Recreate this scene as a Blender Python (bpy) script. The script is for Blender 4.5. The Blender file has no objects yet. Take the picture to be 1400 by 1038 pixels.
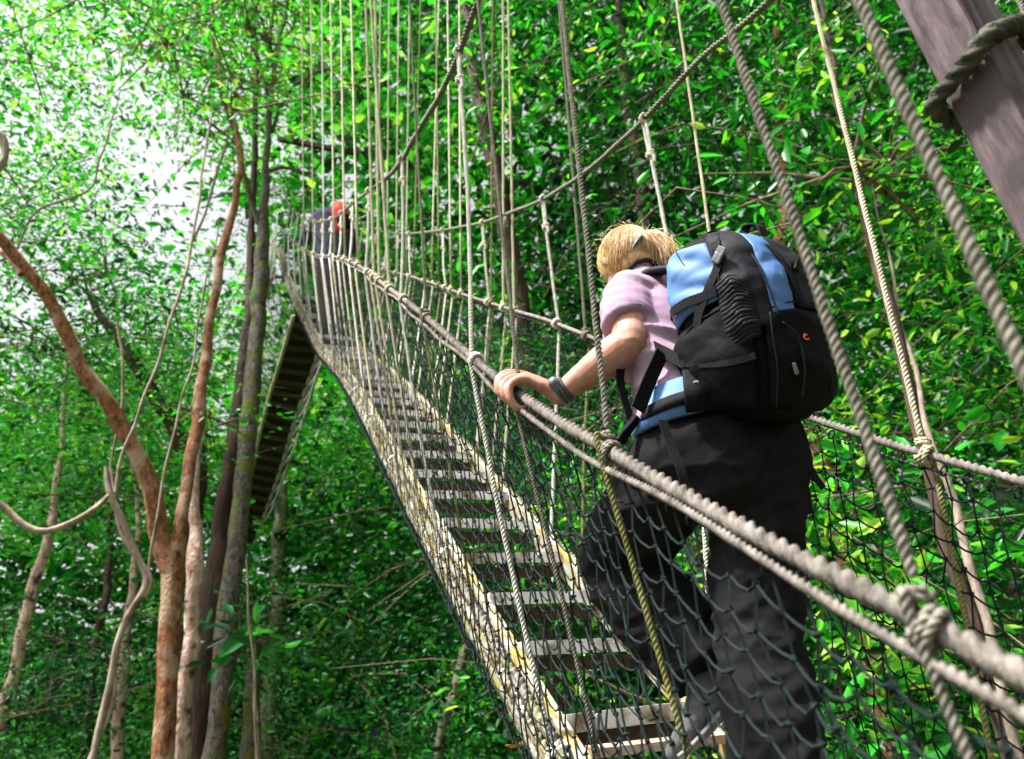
import bpy, bmesh, math, random
import numpy as np
from mathutils import Vector, Matrix, noise
random.seed(7); rng = np.random.default_rng(11)
SC = bpy.context.scene; COL = SC.collection
PI = math.pi
V = lambda *a: np.array(a, float)
def unit(v):
    v = np.asarray(v, float); return v/(np.linalg.norm(v)+1e-12)

# ------------------------------------------------------------------ camera
YAW, PITCH, ROLL, FPX = 0.3768761, 0.4209746, -0.0769367, 981.0
CAM = V(-1.16422, 0, 0)
_d = V(math.sin(YAW)*math.cos(PITCH), math.cos(YAW)*math.cos(PITCH), math.sin(PITCH))
_r = V(math.cos(YAW), -math.sin(YAW), 0); _u = np.cross(_r, _d)
CR = _r*math.cos(ROLL)+_u*math.sin(ROLL); CU = _u*math.cos(ROLL)-_r*math.sin(ROLL); CD = _d
def ray(px, py): return CD+CR*(px-700)/FPX-CU*(py-519)/FPX
def ony(px, py, y):          # point of the plane y = const that is seen at a photo pixel
    v = ray(px, py); return CAM+v*(y/v[1])
def onx(px, py, x):
    v = ray(px, py); return CAM+v*((x-CAM[0])/v[0])
def dep(px, py, d): return CAM+ray(px, py)*d
cam = bpy.data.cameras.new("camera"); co = bpy.data.objects.new("camera", cam); COL.objects.link(co)
M = Matrix((( *CR, ), ( *CU, ), ( *(-CD), ))).transposed().to_4x4(); M.translation = Vector(CAM)
co.matrix_world = M; SC.camera = co
cam.sensor_width = 36; cam.lens = FPX/1400*36; cam.clip_end = 600; cam.clip_start = 0.05
cam.dof.use_dof = True; cam.dof.focus_distance = 2.1; cam.dof.aperture_fstop = 3.2

# ------------------------------------------------------------------ materials
def pmat(name, c1, c2, scale=8, rough=.8, bump=.0, stretch=(1, 1, 1), metal=0, c3=None, s3=2.0, t3=.6, bdist=.01, spec=.3, bscale=None, coat=0, aniso_wave=None):
    m = bpy.data.materials.new(name); m.use_nodes = True; nt = m.node_tree; N = nt.nodes; L = nt.links
    b = N["Principled BSDF"]; b.inputs["Roughness"].default_value = rough; b.inputs["Metallic"].default_value = metal
    b.inputs["Specular IOR Level"].default_value = spec
    tc = N.new("ShaderNodeTexCoord"); mp = N.new("ShaderNodeMapping"); mp.inputs["Scale"].default_value = stretch
    L.new(tc.outputs["Object"], mp.inputs["Vector"])
    n1 = N.new("ShaderNodeTexNoise"); n1.inputs["Scale"].default_value = scale; n1.inputs["Detail"].default_value = 6; n1.inputs["Roughness"].default_value = .65
    L.new(mp.outputs[0], n1.inputs["Vector"])
    cr = N.new("ShaderNodeValToRGB"); cr.color_ramp.elements[0].position = .32; cr.color_ramp.elements[1].position = .68
    cr.color_ramp.elements[0].color = (*c1, 1); cr.color_ramp.elements[1].color = (*c2, 1)
    L.new(n1.outputs["Fac"], cr.inputs[0]); out = cr.outputs[0]
    if c3 is not None:
        n3 = N.new("ShaderNodeTexNoise"); n3.inputs["Scale"].default_value = s3; n3.inputs["Detail"].default_value = 5
        L.new(tc.outputs["Object"], n3.inputs["Vector"])
        r3 = N.new("ShaderNodeValToRGB"); r3.color_ramp.elements[0].position = t3-.05; r3.color_ramp.elements[1].position = t3+.06
        L.new(n3.outputs["Fac"], r3.inputs[0])
        mx = N.new("ShaderNodeMix"); mx.data_type = 'RGBA'; L.new(r3.outputs[0], mx.inputs[0]); L.new(out, mx.inputs[6]); mx.inputs[7].default_value = (*c3, 1)
        out = mx.outputs[2]
    L.new(out, b.inputs["Base Color"])
    if bump:
        n2 = N.new("ShaderNodeTexNoise"); n2.inputs["Scale"].default_value = bscale or scale*2.5; n2.inputs["Detail"].default_value = 5
        L.new(mp.outputs[0], n2.inputs["Vector"])
        bp = N.new("ShaderNodeBump"); bp.inputs["Strength"].default_value = bump; bp.inputs["Distance"].default_value = bdist
        L.new(n2.outputs["Fac"], bp.inputs["Height"]); L.new(bp.outputs[0], b.inputs["Normal"])
    return m
def leafmat(name, ramp, trans=.45, rough=.38, tint=(1.25, 1.15, .5)):
    m = bpy.data.materials.new(name); m.use_nodes = True; nt = m.node_tree; N = nt.nodes; L = nt.links
    b = N["Principled BSDF"]; b.inputs["Roughness"].default_value = rough; b.inputs["Specular IOR Level"].default_value = .4
    at = N.new("ShaderNodeAttribute"); at.attribute_name = "tone"
    cr = N.new("ShaderNodeValToRGB"); e = cr.color_ramp.elements
    e[0].position, e[0].color = ramp[0][0], (*ramp[0][1], 1); e[1].position, e[1].color = ramp[-1][0], (*ramp[-1][1], 1)
    for p, c in ramp[1:-1]:
        x = e.new(p); x.color = (*c, 1)
    L.new(at.outputs["Fac"], cr.inputs[0]); L.new(cr.outputs[0], b.inputs["Base Color"])
    t = N.new("ShaderNodeBsdfTranslucent"); mm = N.new("ShaderNodeMix"); mm.data_type = 'RGBA'; mm.blend_type = 'MULTIPLY'; mm.inputs[0].default_value = 1
    L.new(cr.outputs[0], mm.inputs[6]); mm.inputs[7].default_value = (*tint, 1); L.new(mm.outputs[2], t.inputs[0])
    ms = N.new("ShaderNodeMixShader"); ms.inputs[0].default_value = trans
    L.new(b.outputs[0], ms.inputs[1]); L.new(t.outputs[0], ms.inputs[2]); L.new(ms.outputs[0], N["Material Output"].inputs[0])
    return m
MT = {}
MT['rope_grey'] = pmat("weathered_rope", (.085, .08, .062), (.23, .215, .175), 60, .9, .5, bdist=.002, bscale=400)
MT['rope_rail'] = pmat("handrail_rope", (.055, .049, .042), (.225, .20, .175), 34, .95, .7, bdist=.003, bscale=350, spec=.1)
MT['rope_mid'] = pmat("grey_handrail_rope", (.09, .08, .072), (.24, .21, .19), 35, .95, .6, bdist=.003, bscale=350, spec=.1)
MT['rope_white'] = pmat("white_rope", (.40, .38, .34), (.66, .64, .58), 30, .85, .4, bdist=.002, bscale=400)
MT['rope_cream'] = pmat("cream_rope", (.34, .31, .20), (.60, .56, .40), 12, .85, .4, bdist=.002, bscale=400)
MT['rope_stain'] = pmat('dirty_white_rope', (.09, .078, .045), (.30, .285, .24), 14, .9, .5, bdist=.002, bscale=300, c3=(.16, .15, .05), s3=7, t3=.57)
MT['rope_yellow'] = pmat("stained_rope", (.085, .062, .016), (.25, .215, .115), 12, .9, .5, bdist=.002, bscale=300, c3=(.32, .30, .26), s3=9, t3=.55)
MT['rope_moss'] = pmat("mossy_rope", (.08, .085, .02), (.24, .23, .09), 25, .9, .5, bdist=.002, bscale=400)
MT['cable'] = pmat("algae_cable", (.055, .062, .035), (.15, .15, .10), 30, .85, .4, bdist=.002, bscale=300)
MT['net'] = pmat("net_cord", (.003, .007, .006), (.010, .018, .017), 40, .85, .0, spec=.12)
MT['alu'] = pmat("stained_aluminium", (.62, .61, .58), (.90, .89, .86), 9, .7, .35, metal=.0, c3=(.26, .17, .08), s3=7, t3=.56, bdist=.002)
MT['beam'] = pmat("algae_side_rail", (.22, .20, .14), (.46, .44, .37), 22, .7, .4, c3=(.34, .25, .07), s3=14, t3=.52, bdist=.003)
MT['plank'] = pmat("old_plank", (.035, .024, .016), (.11, .08, .055), 18, .85, .6, (1, 1, 6), bdist=.004)
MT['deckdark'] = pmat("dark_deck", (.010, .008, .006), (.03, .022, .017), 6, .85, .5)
MT['post'] = pmat("grey_purple_timber", (.016, .010, .011), (.135, .098, .105), 55, .85, .8, (1, 1, .06), c3=(.05, .038, .04), s3=9, t3=.52, bdist=.006)
MT['postlite'] = pmat("grey_timber", (.07, .06, .063), (.17, .15, .155), 22, .75, .5, (1, 1, .12), bdist=.004)
MT['bark_orange'] = pmat("orange_bark", (.05, .017, .007), (.40, .175, .075), 22, .9, 1., (1, 1, .45), c3=(.36, .24, .16), s3=4, t3=.57, bdist=.03)
MT['bark_pale'] = pmat("pale_bark", (.26, .12, .07), (.80, .62, .52), 15, .85, 1., (1, 1, .5), c3=(.07, .05, .03), s3=6, t3=.60, bdist=.03)
MT['bark_moss'] = pmat("mossy_bark", (.012, .011, .010), (.20, .18, .145), 22, .9, 1.0, (1, 1, .5), c3=(.12, .13, .02), s3=4, t3=.56, bdist=.04)
MT['bark_dark'] = pmat("dark_bark", (.018, .011, .007), (.075, .045, .03), 9, .9, .9, (1, 1, .2), bdist=.03)
MT['bark_grey'] = pmat("grey_bark", (.09, .07, .05), (.30, .24, .19), 7, .9, .9, (1, 1, .4), c3=(.05, .06, .02), s3=2.5, t3=.58, bdist=.03)
MT['twig'] = pmat("twig_bark", (.045, .03, .02), (.24, .17, .11), 10, .9, .4)
MT['vine'] = pmat("liana_bark", (.13, .09, .06), (.34, .28, .21), 9, .85, .6, (1, 1, .5), c3=(.10, .07, .04), s3=4, t3=.58, bdist=.01)
MT['skin'] = pmat("skin", (.30, .15, .105), (.385, .205, .15), 30, .55, .3, bdist=.0015, bscale=220, spec=.25, c3=(.31, .11, .075), s3=16, t3=.60)
_b = MT['skin'].node_tree.nodes['Principled BSDF']; _b.inputs['Subsurface Weight'].default_value = .12; _b.inputs['Subsurface Radius'].default_value = (.01, .004, .002); _b.inputs['Subsurface Scale'].default_value = 1
MT['shirt'] = pmat("lilac_cotton", (.245, .165, .23), (.30, .21, .28), 12, .9, .25, bdist=.001, bscale=500, spec=.1)
MT['shirtdark'] = pmat("navy_trim", (.012, .012, .02), (.022, .022, .034), 12, .9)
MT['trouser'] = pmat("black_trouser_cloth", (.0055, .005, .0056), (.011, .0105, .012), 20, .9, .2, bdist=.001, bscale=600, spec=.08)
MT['hair'] = pmat("blonde_hair", (.30, .16, .05), (.74, .52, .25), 60, .4, .5, (1, 1, .25), bdist=.004, bscale=120, spec=.5)
MT['hair_light'] = pmat('light_blonde_hair', (.52, .34, .14), (.86, .66, .38), 60, .38, spec=.5)
MT['hair_deep'] = pmat('deep_blonde_hair', (.20, .10, .03), (.46, .27, .10), 60, .4, spec=.5)
MT['hair2'] = pmat("dark_hair", (.01, .008, .007), (.03, .022, .018), 22, .5)
MT['clip'] = pmat("grey_plastic", (.05, .055, .065), (.16, .17, .19), 40, .35, .0, spec=.5)
MT['packblack'] = pmat("black_pack_nylon", (.0022, .0022, .0027), (.0055, .0055, .0065), 25, .7, .5, bdist=.004, bscale=45, spec=.07)
MT['packgrey'] = pmat("charcoal_pack_trim", (.010, .010, .014), (.016, .016, .021), 25, .7, .5, bdist=.003, bscale=60, spec=.13)
MT['packblue'] = pmat("blue_pack_nylon", (.042, .108, .27), (.068, .155, .345), 10, .6, .3, bdist=.002, bscale=60, spec=.3)
MT['web'] = pmat("black_webbing", (.004, .004, .0045), (.009, .009, .010), 80, .8, .3, bdist=.001, spec=.1)
MT['plastic'] = pmat("grey_buckle_plastic", (.06, .06, .07), (.22, .22, .24), 30, .3, spec=.6)
MT['orange'] = pmat("orange_thread", (.62, .10, .02), (.75, .16, .03), 30, .6)
MT['watch'] = pmat("dark_watch", (.02, .022, .026), (.05, .055, .06), 30, .3, spec=.6)
MT['shoe'] = pmat("grey_shoe", (.05, .05, .055), (.15, .15, .155), 18, .7, .3)
MT['sole'] = pmat("pale_sole", (.12, .12, .125), (.30, .30, .31), 18, .6, .2)
MT['jacket'] = pmat("dark_blue_jacket", (.025, .033, .075), (.05, .062, .12), 12, .8)
MT['red'] = pmat("red_pack_nylon", (.62, .03, .035), (.78, .07, .06), 10, .7)
MT['dryleaf'] = pmat("dry_leaf", (.45, .16, .02), (.65, .28, .05), 20, .7)
MT['ground'] = pmat("forest_floor", (.03, .022, .012), (.09, .06, .03), 3, .95, .6, c3=(.03, .06, .015), s3=1.2, t3=.5)
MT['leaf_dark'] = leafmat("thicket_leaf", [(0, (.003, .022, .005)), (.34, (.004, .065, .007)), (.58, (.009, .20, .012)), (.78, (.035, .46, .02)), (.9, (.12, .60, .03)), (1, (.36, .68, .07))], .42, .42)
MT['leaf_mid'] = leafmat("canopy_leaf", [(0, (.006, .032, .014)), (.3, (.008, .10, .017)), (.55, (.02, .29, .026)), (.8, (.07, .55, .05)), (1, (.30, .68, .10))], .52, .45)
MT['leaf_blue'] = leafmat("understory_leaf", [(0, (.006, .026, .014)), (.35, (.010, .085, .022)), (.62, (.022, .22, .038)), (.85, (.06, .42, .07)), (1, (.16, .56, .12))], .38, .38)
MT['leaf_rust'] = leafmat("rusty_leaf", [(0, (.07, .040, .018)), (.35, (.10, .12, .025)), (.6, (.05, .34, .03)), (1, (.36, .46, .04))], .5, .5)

# ------------------------------------------------------------------ mesh helpers
class MB:
    def __init__(s): s.v = []; s.f = []; s.m = []; s.n = 0
    def add(s, v, f, mi=0):
        v = np.asarray(v, float); s.v.append(v); s.f.append((f, s.n, mi)); s.n += len(v)
    def build(s, name, mats, parent=None, smooth=True):
        me = bpy.data.meshes.new(name)
        vs = np.concatenate(s.v) if s.v else np.zeros((0, 3)); fs = []; mi = []
        for f, o, k in s.f:
            if isinstance(f, np.ndarray):
                g = (f+o).tolist()
            else: g = [[i+o for i in q] for q in f]
            fs += g; mi += [k]*len(g)
        me.from_pydata(vs.tolist(), [], fs); me.update()
        for m in (mats if isinstance(mats, (list, tuple)) else [mats]): me.materials.append(m)
        if any(mi): me.polygons.foreach_set('material_index', mi)
        if smooth: me.polygons.foreach_set('use_smooth', [True]*len(me.polygons))
        return link(name, me, parent)
def link(name, me, parent=None):
    o = bpy.data.objects.new(name, me); COL.objects.link(o)
    if parent is not None:
        o.parent = parent; o.matrix_parent_inverse = parent_world(parent).inverted()
    return o
def parent_world(p):      # every mesh is built in world space; only the Empties carry an own location
    while p.parent is not None: p = p.parent
    return p.matrix_basis.copy()
def sub(name, me_or_o, parent):   # sub-part: the parent part sits at the identity
    me_or_o.parent = parent; me_or_o.matrix_parent_inverse = Matrix(); return me_or_o
def thing(name, label, cat, loc, group=None):
    o = bpy.data.objects.new(name, None); COL.objects.link(o); o.location = Vector(loc); o.empty_display_size = .1
    tag(o, label, cat, group); return o
def tag(o, label=None, cat=None, group=None, kind=None):
    if label: o['label'] = label
    if cat: o['category'] = cat
    if group: o['group'] = group
    if kind: o['kind'] = kind
    return o
def frames(P):
    P = np.asarray(P, float); T = np.gradient(P, axis=0); T /= np.linalg.norm(T, axis=1)[:, None]+1e-12
    a = V(1, 0, 0) if abs(T[0][0]) < .8 else V(0, 1, 0)
    A = np.zeros_like(P); n = unit(a-T[0]*(a@T[0])); A[0] = n
    for i in range(1, len(P)):
        n = n-T[i]*(n@T[i]); n = n/(np.linalg.norm(n)+1e-12); A[i] = n
    return T, A, np.cross(T, A)
def resample(P, step=None, n=None, smooth=True):
    P = np.asarray(P, float)
    if smooth and len(P) > 2:
        Q = []; E = np.vstack([2*P[0]-P[1], P, 2*P[-1]-P[-2]])
        for i in range(1, len(E)-2):
            p0, p1, p2, p3 = E[i-1], E[i], E[i+1], E[i+2]
            for t in np.linspace(0, 1, 10, endpoint=False):
                Q.append(.5*((2*p1)+(-p0+p2)*t+(2*p0-5*p1+4*p2-p3)*t*t+(-p0+3*p1-3*p2+p3)*t**3))
        P = np.array(Q+[P[-1]])
    s = np.r_[0, np.cumsum(np.linalg.norm(np.diff(P, axis=0), axis=1))]
    if n is None: n = max(2, int(s[-1]/step)+1)
    t = np.linspace(0, s[-1], n)
    return np.stack([np.interp(t, s, P[:, k]) for k in range(3)], 1)
def grid_faces(r, c, closed=True):
    i = np.arange(r-1)[:, None]; j = np.arange(c if closed else c-1)[None]
    j2 = (j+1) % c
    return np.stack([i*c+j, i*c+j2, (i+1)*c+j2, (i+1)*c+j], -1).reshape(-1, 4)
def tube(mb, P, R, n=8, mi=0, caps=True):
    P = np.asarray(P, float); T, A, B = frames(P); R = np.broadcast_to(np.asarray(R, float), (len(P),))
    th = np.arange(n)/n*2*PI
    Vv = P[:, None]+R[:, None, None]*(np.cos(th)[None, :, None]*A[:, None]+np.sin(th)[None, :, None]*B[:, None])
    mb.add(Vv.reshape(-1, 3), grid_faces(len(P), n), mi)
    if caps: mb.f.append(([list(range(n))[::-1], [(len(P)-1)*n+k for k in range(n)]], mb.n-len(P)*n, mi))
def rope(mb, P, R, mi=0, near=True, wob=0):
    """laid three-strand rope: a trefoil section that turns along its length"""
    if not near:
        tube(mb, resample(P, n=max(3, int(len(P)*3)), smooth=len(P) > 2), R, 6, mi); return
    Q = resample(P, step=R*.5); T, A, B = frames(Q); L = np.arange(len(Q))*R*.5
    n = 12; th = np.arange(n)/n*2*PI; rr = R*np.array([.66, .98, 1.13, .98]*3)
    ph = L*2*PI/(R*5.0)
    a = th[None]+ph[:, None]; o1, o2 = rng.uniform(0, 6, 2); wv = 1+.05*np.sin(L*31+o1)+.04*np.sin(L*83+o2)+rng.normal(size=len(L))*.012
    rr = rr[None]*wv[:, None]*(1+rng.normal(size=(len(L), 12))*.02); Q = Q+A*(R*.10*np.sin(L*17+o2))[:, None]
    Vv = Q[:, None]+rr[:, :, None]*(np.cos(a)[..., None]*A[:, None]+np.sin(a)[..., None]*B[:, None])
    mb.add(Vv.reshape(-1, 3), grid_faces(len(Q), n), mi)
    mb.f.append(([list(range(n))[::-1], [(len(Q)-1)*n+k for k in range(n)]], mb.n-len(Q)*n, mi))
def coil(mb, c, axis, R, r, turns=2.5, pitch=1.9, mi=0, tilt=.0, lay=False):
    ax = unit(axis); a = unit(np.cross(ax, V(.3, .2, 1))); b = np.cross(ax, a)
    t = np.linspace(0, turns*2*PI, int(turns*12)+1)
    P = np.asarray(c)[None]+R*(np.cos(t)[:, None]*a+np.sin(t)[:, None]*b)+ax*((t/(2*PI)-turns/2)*r*pitch)[:, None]+ax*(np.cos(t)*tilt*R)[:, None]
    if lay: rope(mb, P*(1)+rng.normal(size=P.shape)*r*.06, r, mi)
    else: tube(mb, P, r, 6, mi)
def box(mb, c, X, Y, Z, mi=0, bev=0):
    c = np.asarray(c, float); X, Y, Z = map(lambda q: np.asarray(q, float), (X, Y, Z))
    vs = [c+sx*X+sy*Y+sz*Z for sz in (-1, 1) for sy in (-1, 1) for sx in (-1, 1)]
    mb.add(vs, [(0, 2, 3, 1), (4, 5, 7, 6), (0, 1, 5, 4), (2, 6, 7, 3), (0, 4, 6, 2), (1, 3, 7, 5)], mi)
def bevel(o, w, seg=2):
    bm = bmesh.new(); bm.from_mesh(o.data)
    bmesh.ops.bevel(bm, geom=bm.edges[:], offset=w, segments=seg, profile=.5, affect='EDGES', clamp_overlap=True)
    bm.to_mesh(o.data); bm.free(); o.data.polygons.foreach_set('use_smooth', [False]*len(o.data.polygons)); return o
def segs(mb, A, B, r, mi=0):
    """many straight three-sided cords at once"""
    A = np.asarray(A); B = np.asarray(B); T = B-A; T = T/(np.linalg.norm(T, axis=1)[:, None]+1e-9)
    h = np.where(np.abs(T[:, :1]) < .8, V(1, 0, 0)[None], V(0, 1, 0)[None]); a = np.cross(T, h); a /= np.linalg.norm(a, axis=1)[:, None]; b = np.cross(T, a)
    vs = []
    for E in (A-T*r*.3, B+T*r*.3):
        for k in range(4):
            t = k*PI/2; vs.append(E+r*(math.cos(t)*a+math.sin(t)*b))
    Vv = np.stack(vs, 1).reshape(-1, 3); o = np.arange(len(A))[:, None, None]*8
    F = np.array([[0, 1, 5, 4], [1, 2, 6, 5], [2, 3, 7, 6], [3, 0, 4, 7]])[None]
    mb.add(Vv, (F+o).reshape(-1, 4), mi)
def octs(mb, C, r, mi=0):
    C = np.asarray(C); n = len(C); a = rng.normal(size=(n, 3)); a /= np.linalg.norm(a, axis=1)[:, None]
    b = np.cross(a, rng.normal(size=(n, 3))); b /= np.linalg.norm(b, axis=1)[:, None]; c = np.cross(a, b); r = np.broadcast_to(np.asarray(r, float), (n,))[:, None]
    Vv = np.stack([C+a*r*1.25, C-a*r*1.25, C+b*r, C-b*r, C+c*r, C-c*r], 1).reshape(-1, 3)
    F = np.array([[0, 2, 4], [2, 1, 4], [1, 3, 4], [3, 0, 4], [2, 0, 5], [1, 2, 5], [3, 1, 5], [0, 3, 5]])[None]+np.arange(n)[:, None, None]*6
    mb.add(Vv, F.reshape(-1, 3), mi)
def interp_curve(keys, lo, hi, n=400, sm=9):
    """keys: (y, x, z); a smooth function of y"""
    K = np.array(sorted(keys)); y = np.linspace(lo, hi, n)
    def ex(c):
        v = np.interp(y, K[:, 0], K[:, c])
        m = y < K[0, 0]; s = (K[2, c]-K[0, c])/(K[2, 0]-K[0, 0]); v[m] = K[0, c]+(y[m]-K[0, 0])*s
        m = y > K[-1, 0]; s = (K[-1, c]-K[-3, c])/(K[-1, 0]-K[-3, 0]); v[m] = K[-1, c]+(y[m]-K[-1, 0])*s
        k = np.hanning(2*sm+3)[1:-1]; k /= k.sum(); w = np.r_[2*v[0]-v[1:sm+1][::-1], v, 2*v[-1]-v[-sm-1:-1][::-1]]
        return np.convolve(w, k, 'valid')
    X, Z = ex(1), ex(2)
    return lambda q: np.stack([np.interp(q, y, X), np.asarray(q, float)+0*np.asarray(q, float), np.interp(q, y, Z)], -1)
def K(lst): return [(p[1], p[0], p[2]) for p in lst]

# ------------------------------------------------------------------ rope bridge: its main lines
W = .474; DW = .238
LRpx = [(1397, 919), (1334, 882), (1267, 845), (1201, 817), (1134, 785), (1034, 732), (937, 680), (830, 613), (767, 579), (687, 523), (650, 493), (584, 434), (550, 408), (490, 363), (474, 356), (454, 350)]
railL = interp_curve(K([onx(*q, -W) for q in LRpx]+[ony(437, 350, 7.9), ony(420, 344, 8.9), ony(402, 330, 10.2), ony(388, 320, 11.2)]), -.5, 11.5)
RRpx = [(1361, 648), (1301, 631), (1254, 619), (1167, 591), (1091, 566), (807, 461), (750, 438), (700, 424), (634, 403), (594, 388), (554, 376)]
railR = interp_curve(K([onx(*q, W) for q in RRpx]+[ony(520, 368, 8.8), ony(480, 352, 10.3), ony(458, 335, 11.4)]), -.5, 11.5)
cabL = interp_curve(K([V(-W, -.5, 2.75), V(-W, 1.2, 2.47)]+[onx(*q, -W) for q in [(640, 40), (625, 80), (605, 125), (565, 190), (550, 220), (530, 243), (490, 272), (458, 299)]]+[ony(435, 304, 8.0), ony(420, 302, 9.2), ony(405, 292, 10.3), ony(395, 280, 11.1), ony(386, 258, 11.7)]), -.5, 11.8)
cabR = interp_curve(K([V(W, -.5, 2.3)]+[onx(*q, W) for q in [(1060, 0), (960, 75), (880, 165), (800, 237), (740, 275), (660, 305), (605, 315), (560, 320)]]+[ony(525, 318, 9.0), ony(485, 300, 10.6), ony(465, 280, 11.6)]), -.5, 11.8)
zd = lambda y: -1.37356+.548913*y+.0374364*y*y-.00288537*y**3
def deckkeys():
    ks = [(y, 0, zd(y)) for y in np.arange(-.5, 7.9, .4)]
    for px, py, y in ((440, 480, 8.7), (400, 400, 10.6), (388, 360, 11.2), (381, 338, 11.6)):
        p = ony(px, py, y); ks.append((y, p[0]+DW+.03, p[2]+.08))
    return ks
deck = interp_curve(deckkeys(), -.5, 11.6)

bridge = thing('rope_bridge', 'steep rope suspension bridge of aluminium rungs and black netting climbing from the lower right', 'rope bridge', (0, 0, -1.37))
# --- handrails, net ropes, upper cables
for rail, nm, RR_, rn in ((railL, 'left', .0138, .0072), (railR, 'right', .0115, .0042)):
    mb = MB(); ys = np.r_[np.linspace(-.5, 3, 80), np.linspace(3.1, 11.3, 60)]
    rope(mb, rail(ys[:80]), RR_); tube(mb, rail(ys[79:]), RR_, 8)
    o = mb.build('handrail_rope', MT['rope_rail' if nm == 'left' else 'rope_mid'], bridge)
    mb = MB(); off = lambda y: rail(y)+np.stack([0*y+(-.012 if nm == 'left' else .012), 0*y, -.034-.010*np.sin(y*5.1)-.006*np.sin(y*11)], -1)
    rope(mb, off(ys[:80]), rn); tube(mb, off(ys[79:]), rn, 6)
    mb.build('net_rope', MT['rope_rail'], bridge)
for cab in (cabL, cabR):
    mb = MB(); ys = np.r_[np.linspace(-.5, 4, 80), np.linspace(4.1, 11.75, 50)]
    rope(mb, cab(ys[:80]), .0125); tube(mb, cab(ys[79:]), .0125, 7)
    mb.build('support_cable', MT['cable'], bridge)
# --- side rails (stringers) with the ropes lashed to them
for sg in (-1, 1):
    mb = MB(); ys = np.linspace(-.4, 11.5, 120); D = deck(ys)
    P = D+V(sg*(DW+.022), 0, -.045); T, _, _ = frames(P)
    sec = [(-.020, -.05), (.020, -.05), (.020, .05), (-.020, .05)]
    up = np.stack([0*ys, -T[:, 2], T[:, 1]], 1)
    Vv = np.stack([P+V(a, 0, 0)+up*b for a, b in sec], 1)
    mb.add(Vv.reshape(-1, 3), grid_faces(len(ys), 4)); o = mb.build('stringer', MT['beam'], bridge, False)
    for k, (dx, dz, r, mt) in enumerate(((.040, .030, .019, 'rope_stain'), (.056, -.008, .020, 'rope_yellow'), (.058, -.050, .020, 'rope_stain'), (.040, -.092, .018, 'rope_yellow'))):
        mb = MB(); yy = np.r_[np.linspace(.2, 5, 90), np.linspace(5.1, 11.5, 40)]
        D = deck(yy); Q = D+np.stack([0*yy+sg*(DW+.022+dx), 0*yy, -.045+dz+.006*np.sin(yy*7+k*2)], -1)
        rope(mb, Q[:90], r); tube(mb, Q[89:], r, 6)
        mb.build('side_rope', MT[mt], bridge)
# --- rungs: pale channel in front, dark timber behind
y0, s0 = 2.151, .3254
def tread(y, wob=0):
    y = y+random.gauss(0, .008); p = deck(np.array([y]))[0]+V(0, 0, random.gauss(0, .005)); a = unit(V(1, random.gauss(0, .012), random.gauss(0, .012)))
    mb = MB(); c = p+V(0, 0, -.012); wx = DW-.002
    box(mb, c+V(0, 0, 0), a*wx, V(0, .030, 0), V(0, 0, .014+wob*.002))           # tread plate
    box(mb, c+V(0, -.0335, -.008), a*wx, V(0, .0035, 0), V(0, 0, .0235))      # front lip
    for sx in (-.14, .12):
        coil(mb, c+V(sx, -.040, .0), V(0, 1, 0), .004, .003, 1.2, 1)
    o = mb.build('tread', MT['alu'], bridge, False)
    mb = MB(); box(mb, c+V(0, .045, -.060), a*wx, V(0, .030, 0), V(0, 0, .022))
    sub('bearer', mb.build('bearer', MT['plank'], None, False), o); return o
k = -6
while y0+k*s0 < 10.4:
    tread(y0+k*s0); k += 1
RUSTY = pmat("rusty_crossbar", (.30, .12, .05), (.58, .50, .42), 12, .8, .3)
for y in (2.04, 1.73, 1.40):
    mb = MB(); p = deck(np.array([y]))[0]; box(mb, p+V(.01, .0, -.02), V(DW-.01, .008, 0), V(0, .02, .004), V(0, 0, .012))
    mb.build('rusty_crossbar', RUSTY, bridge, False)

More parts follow.
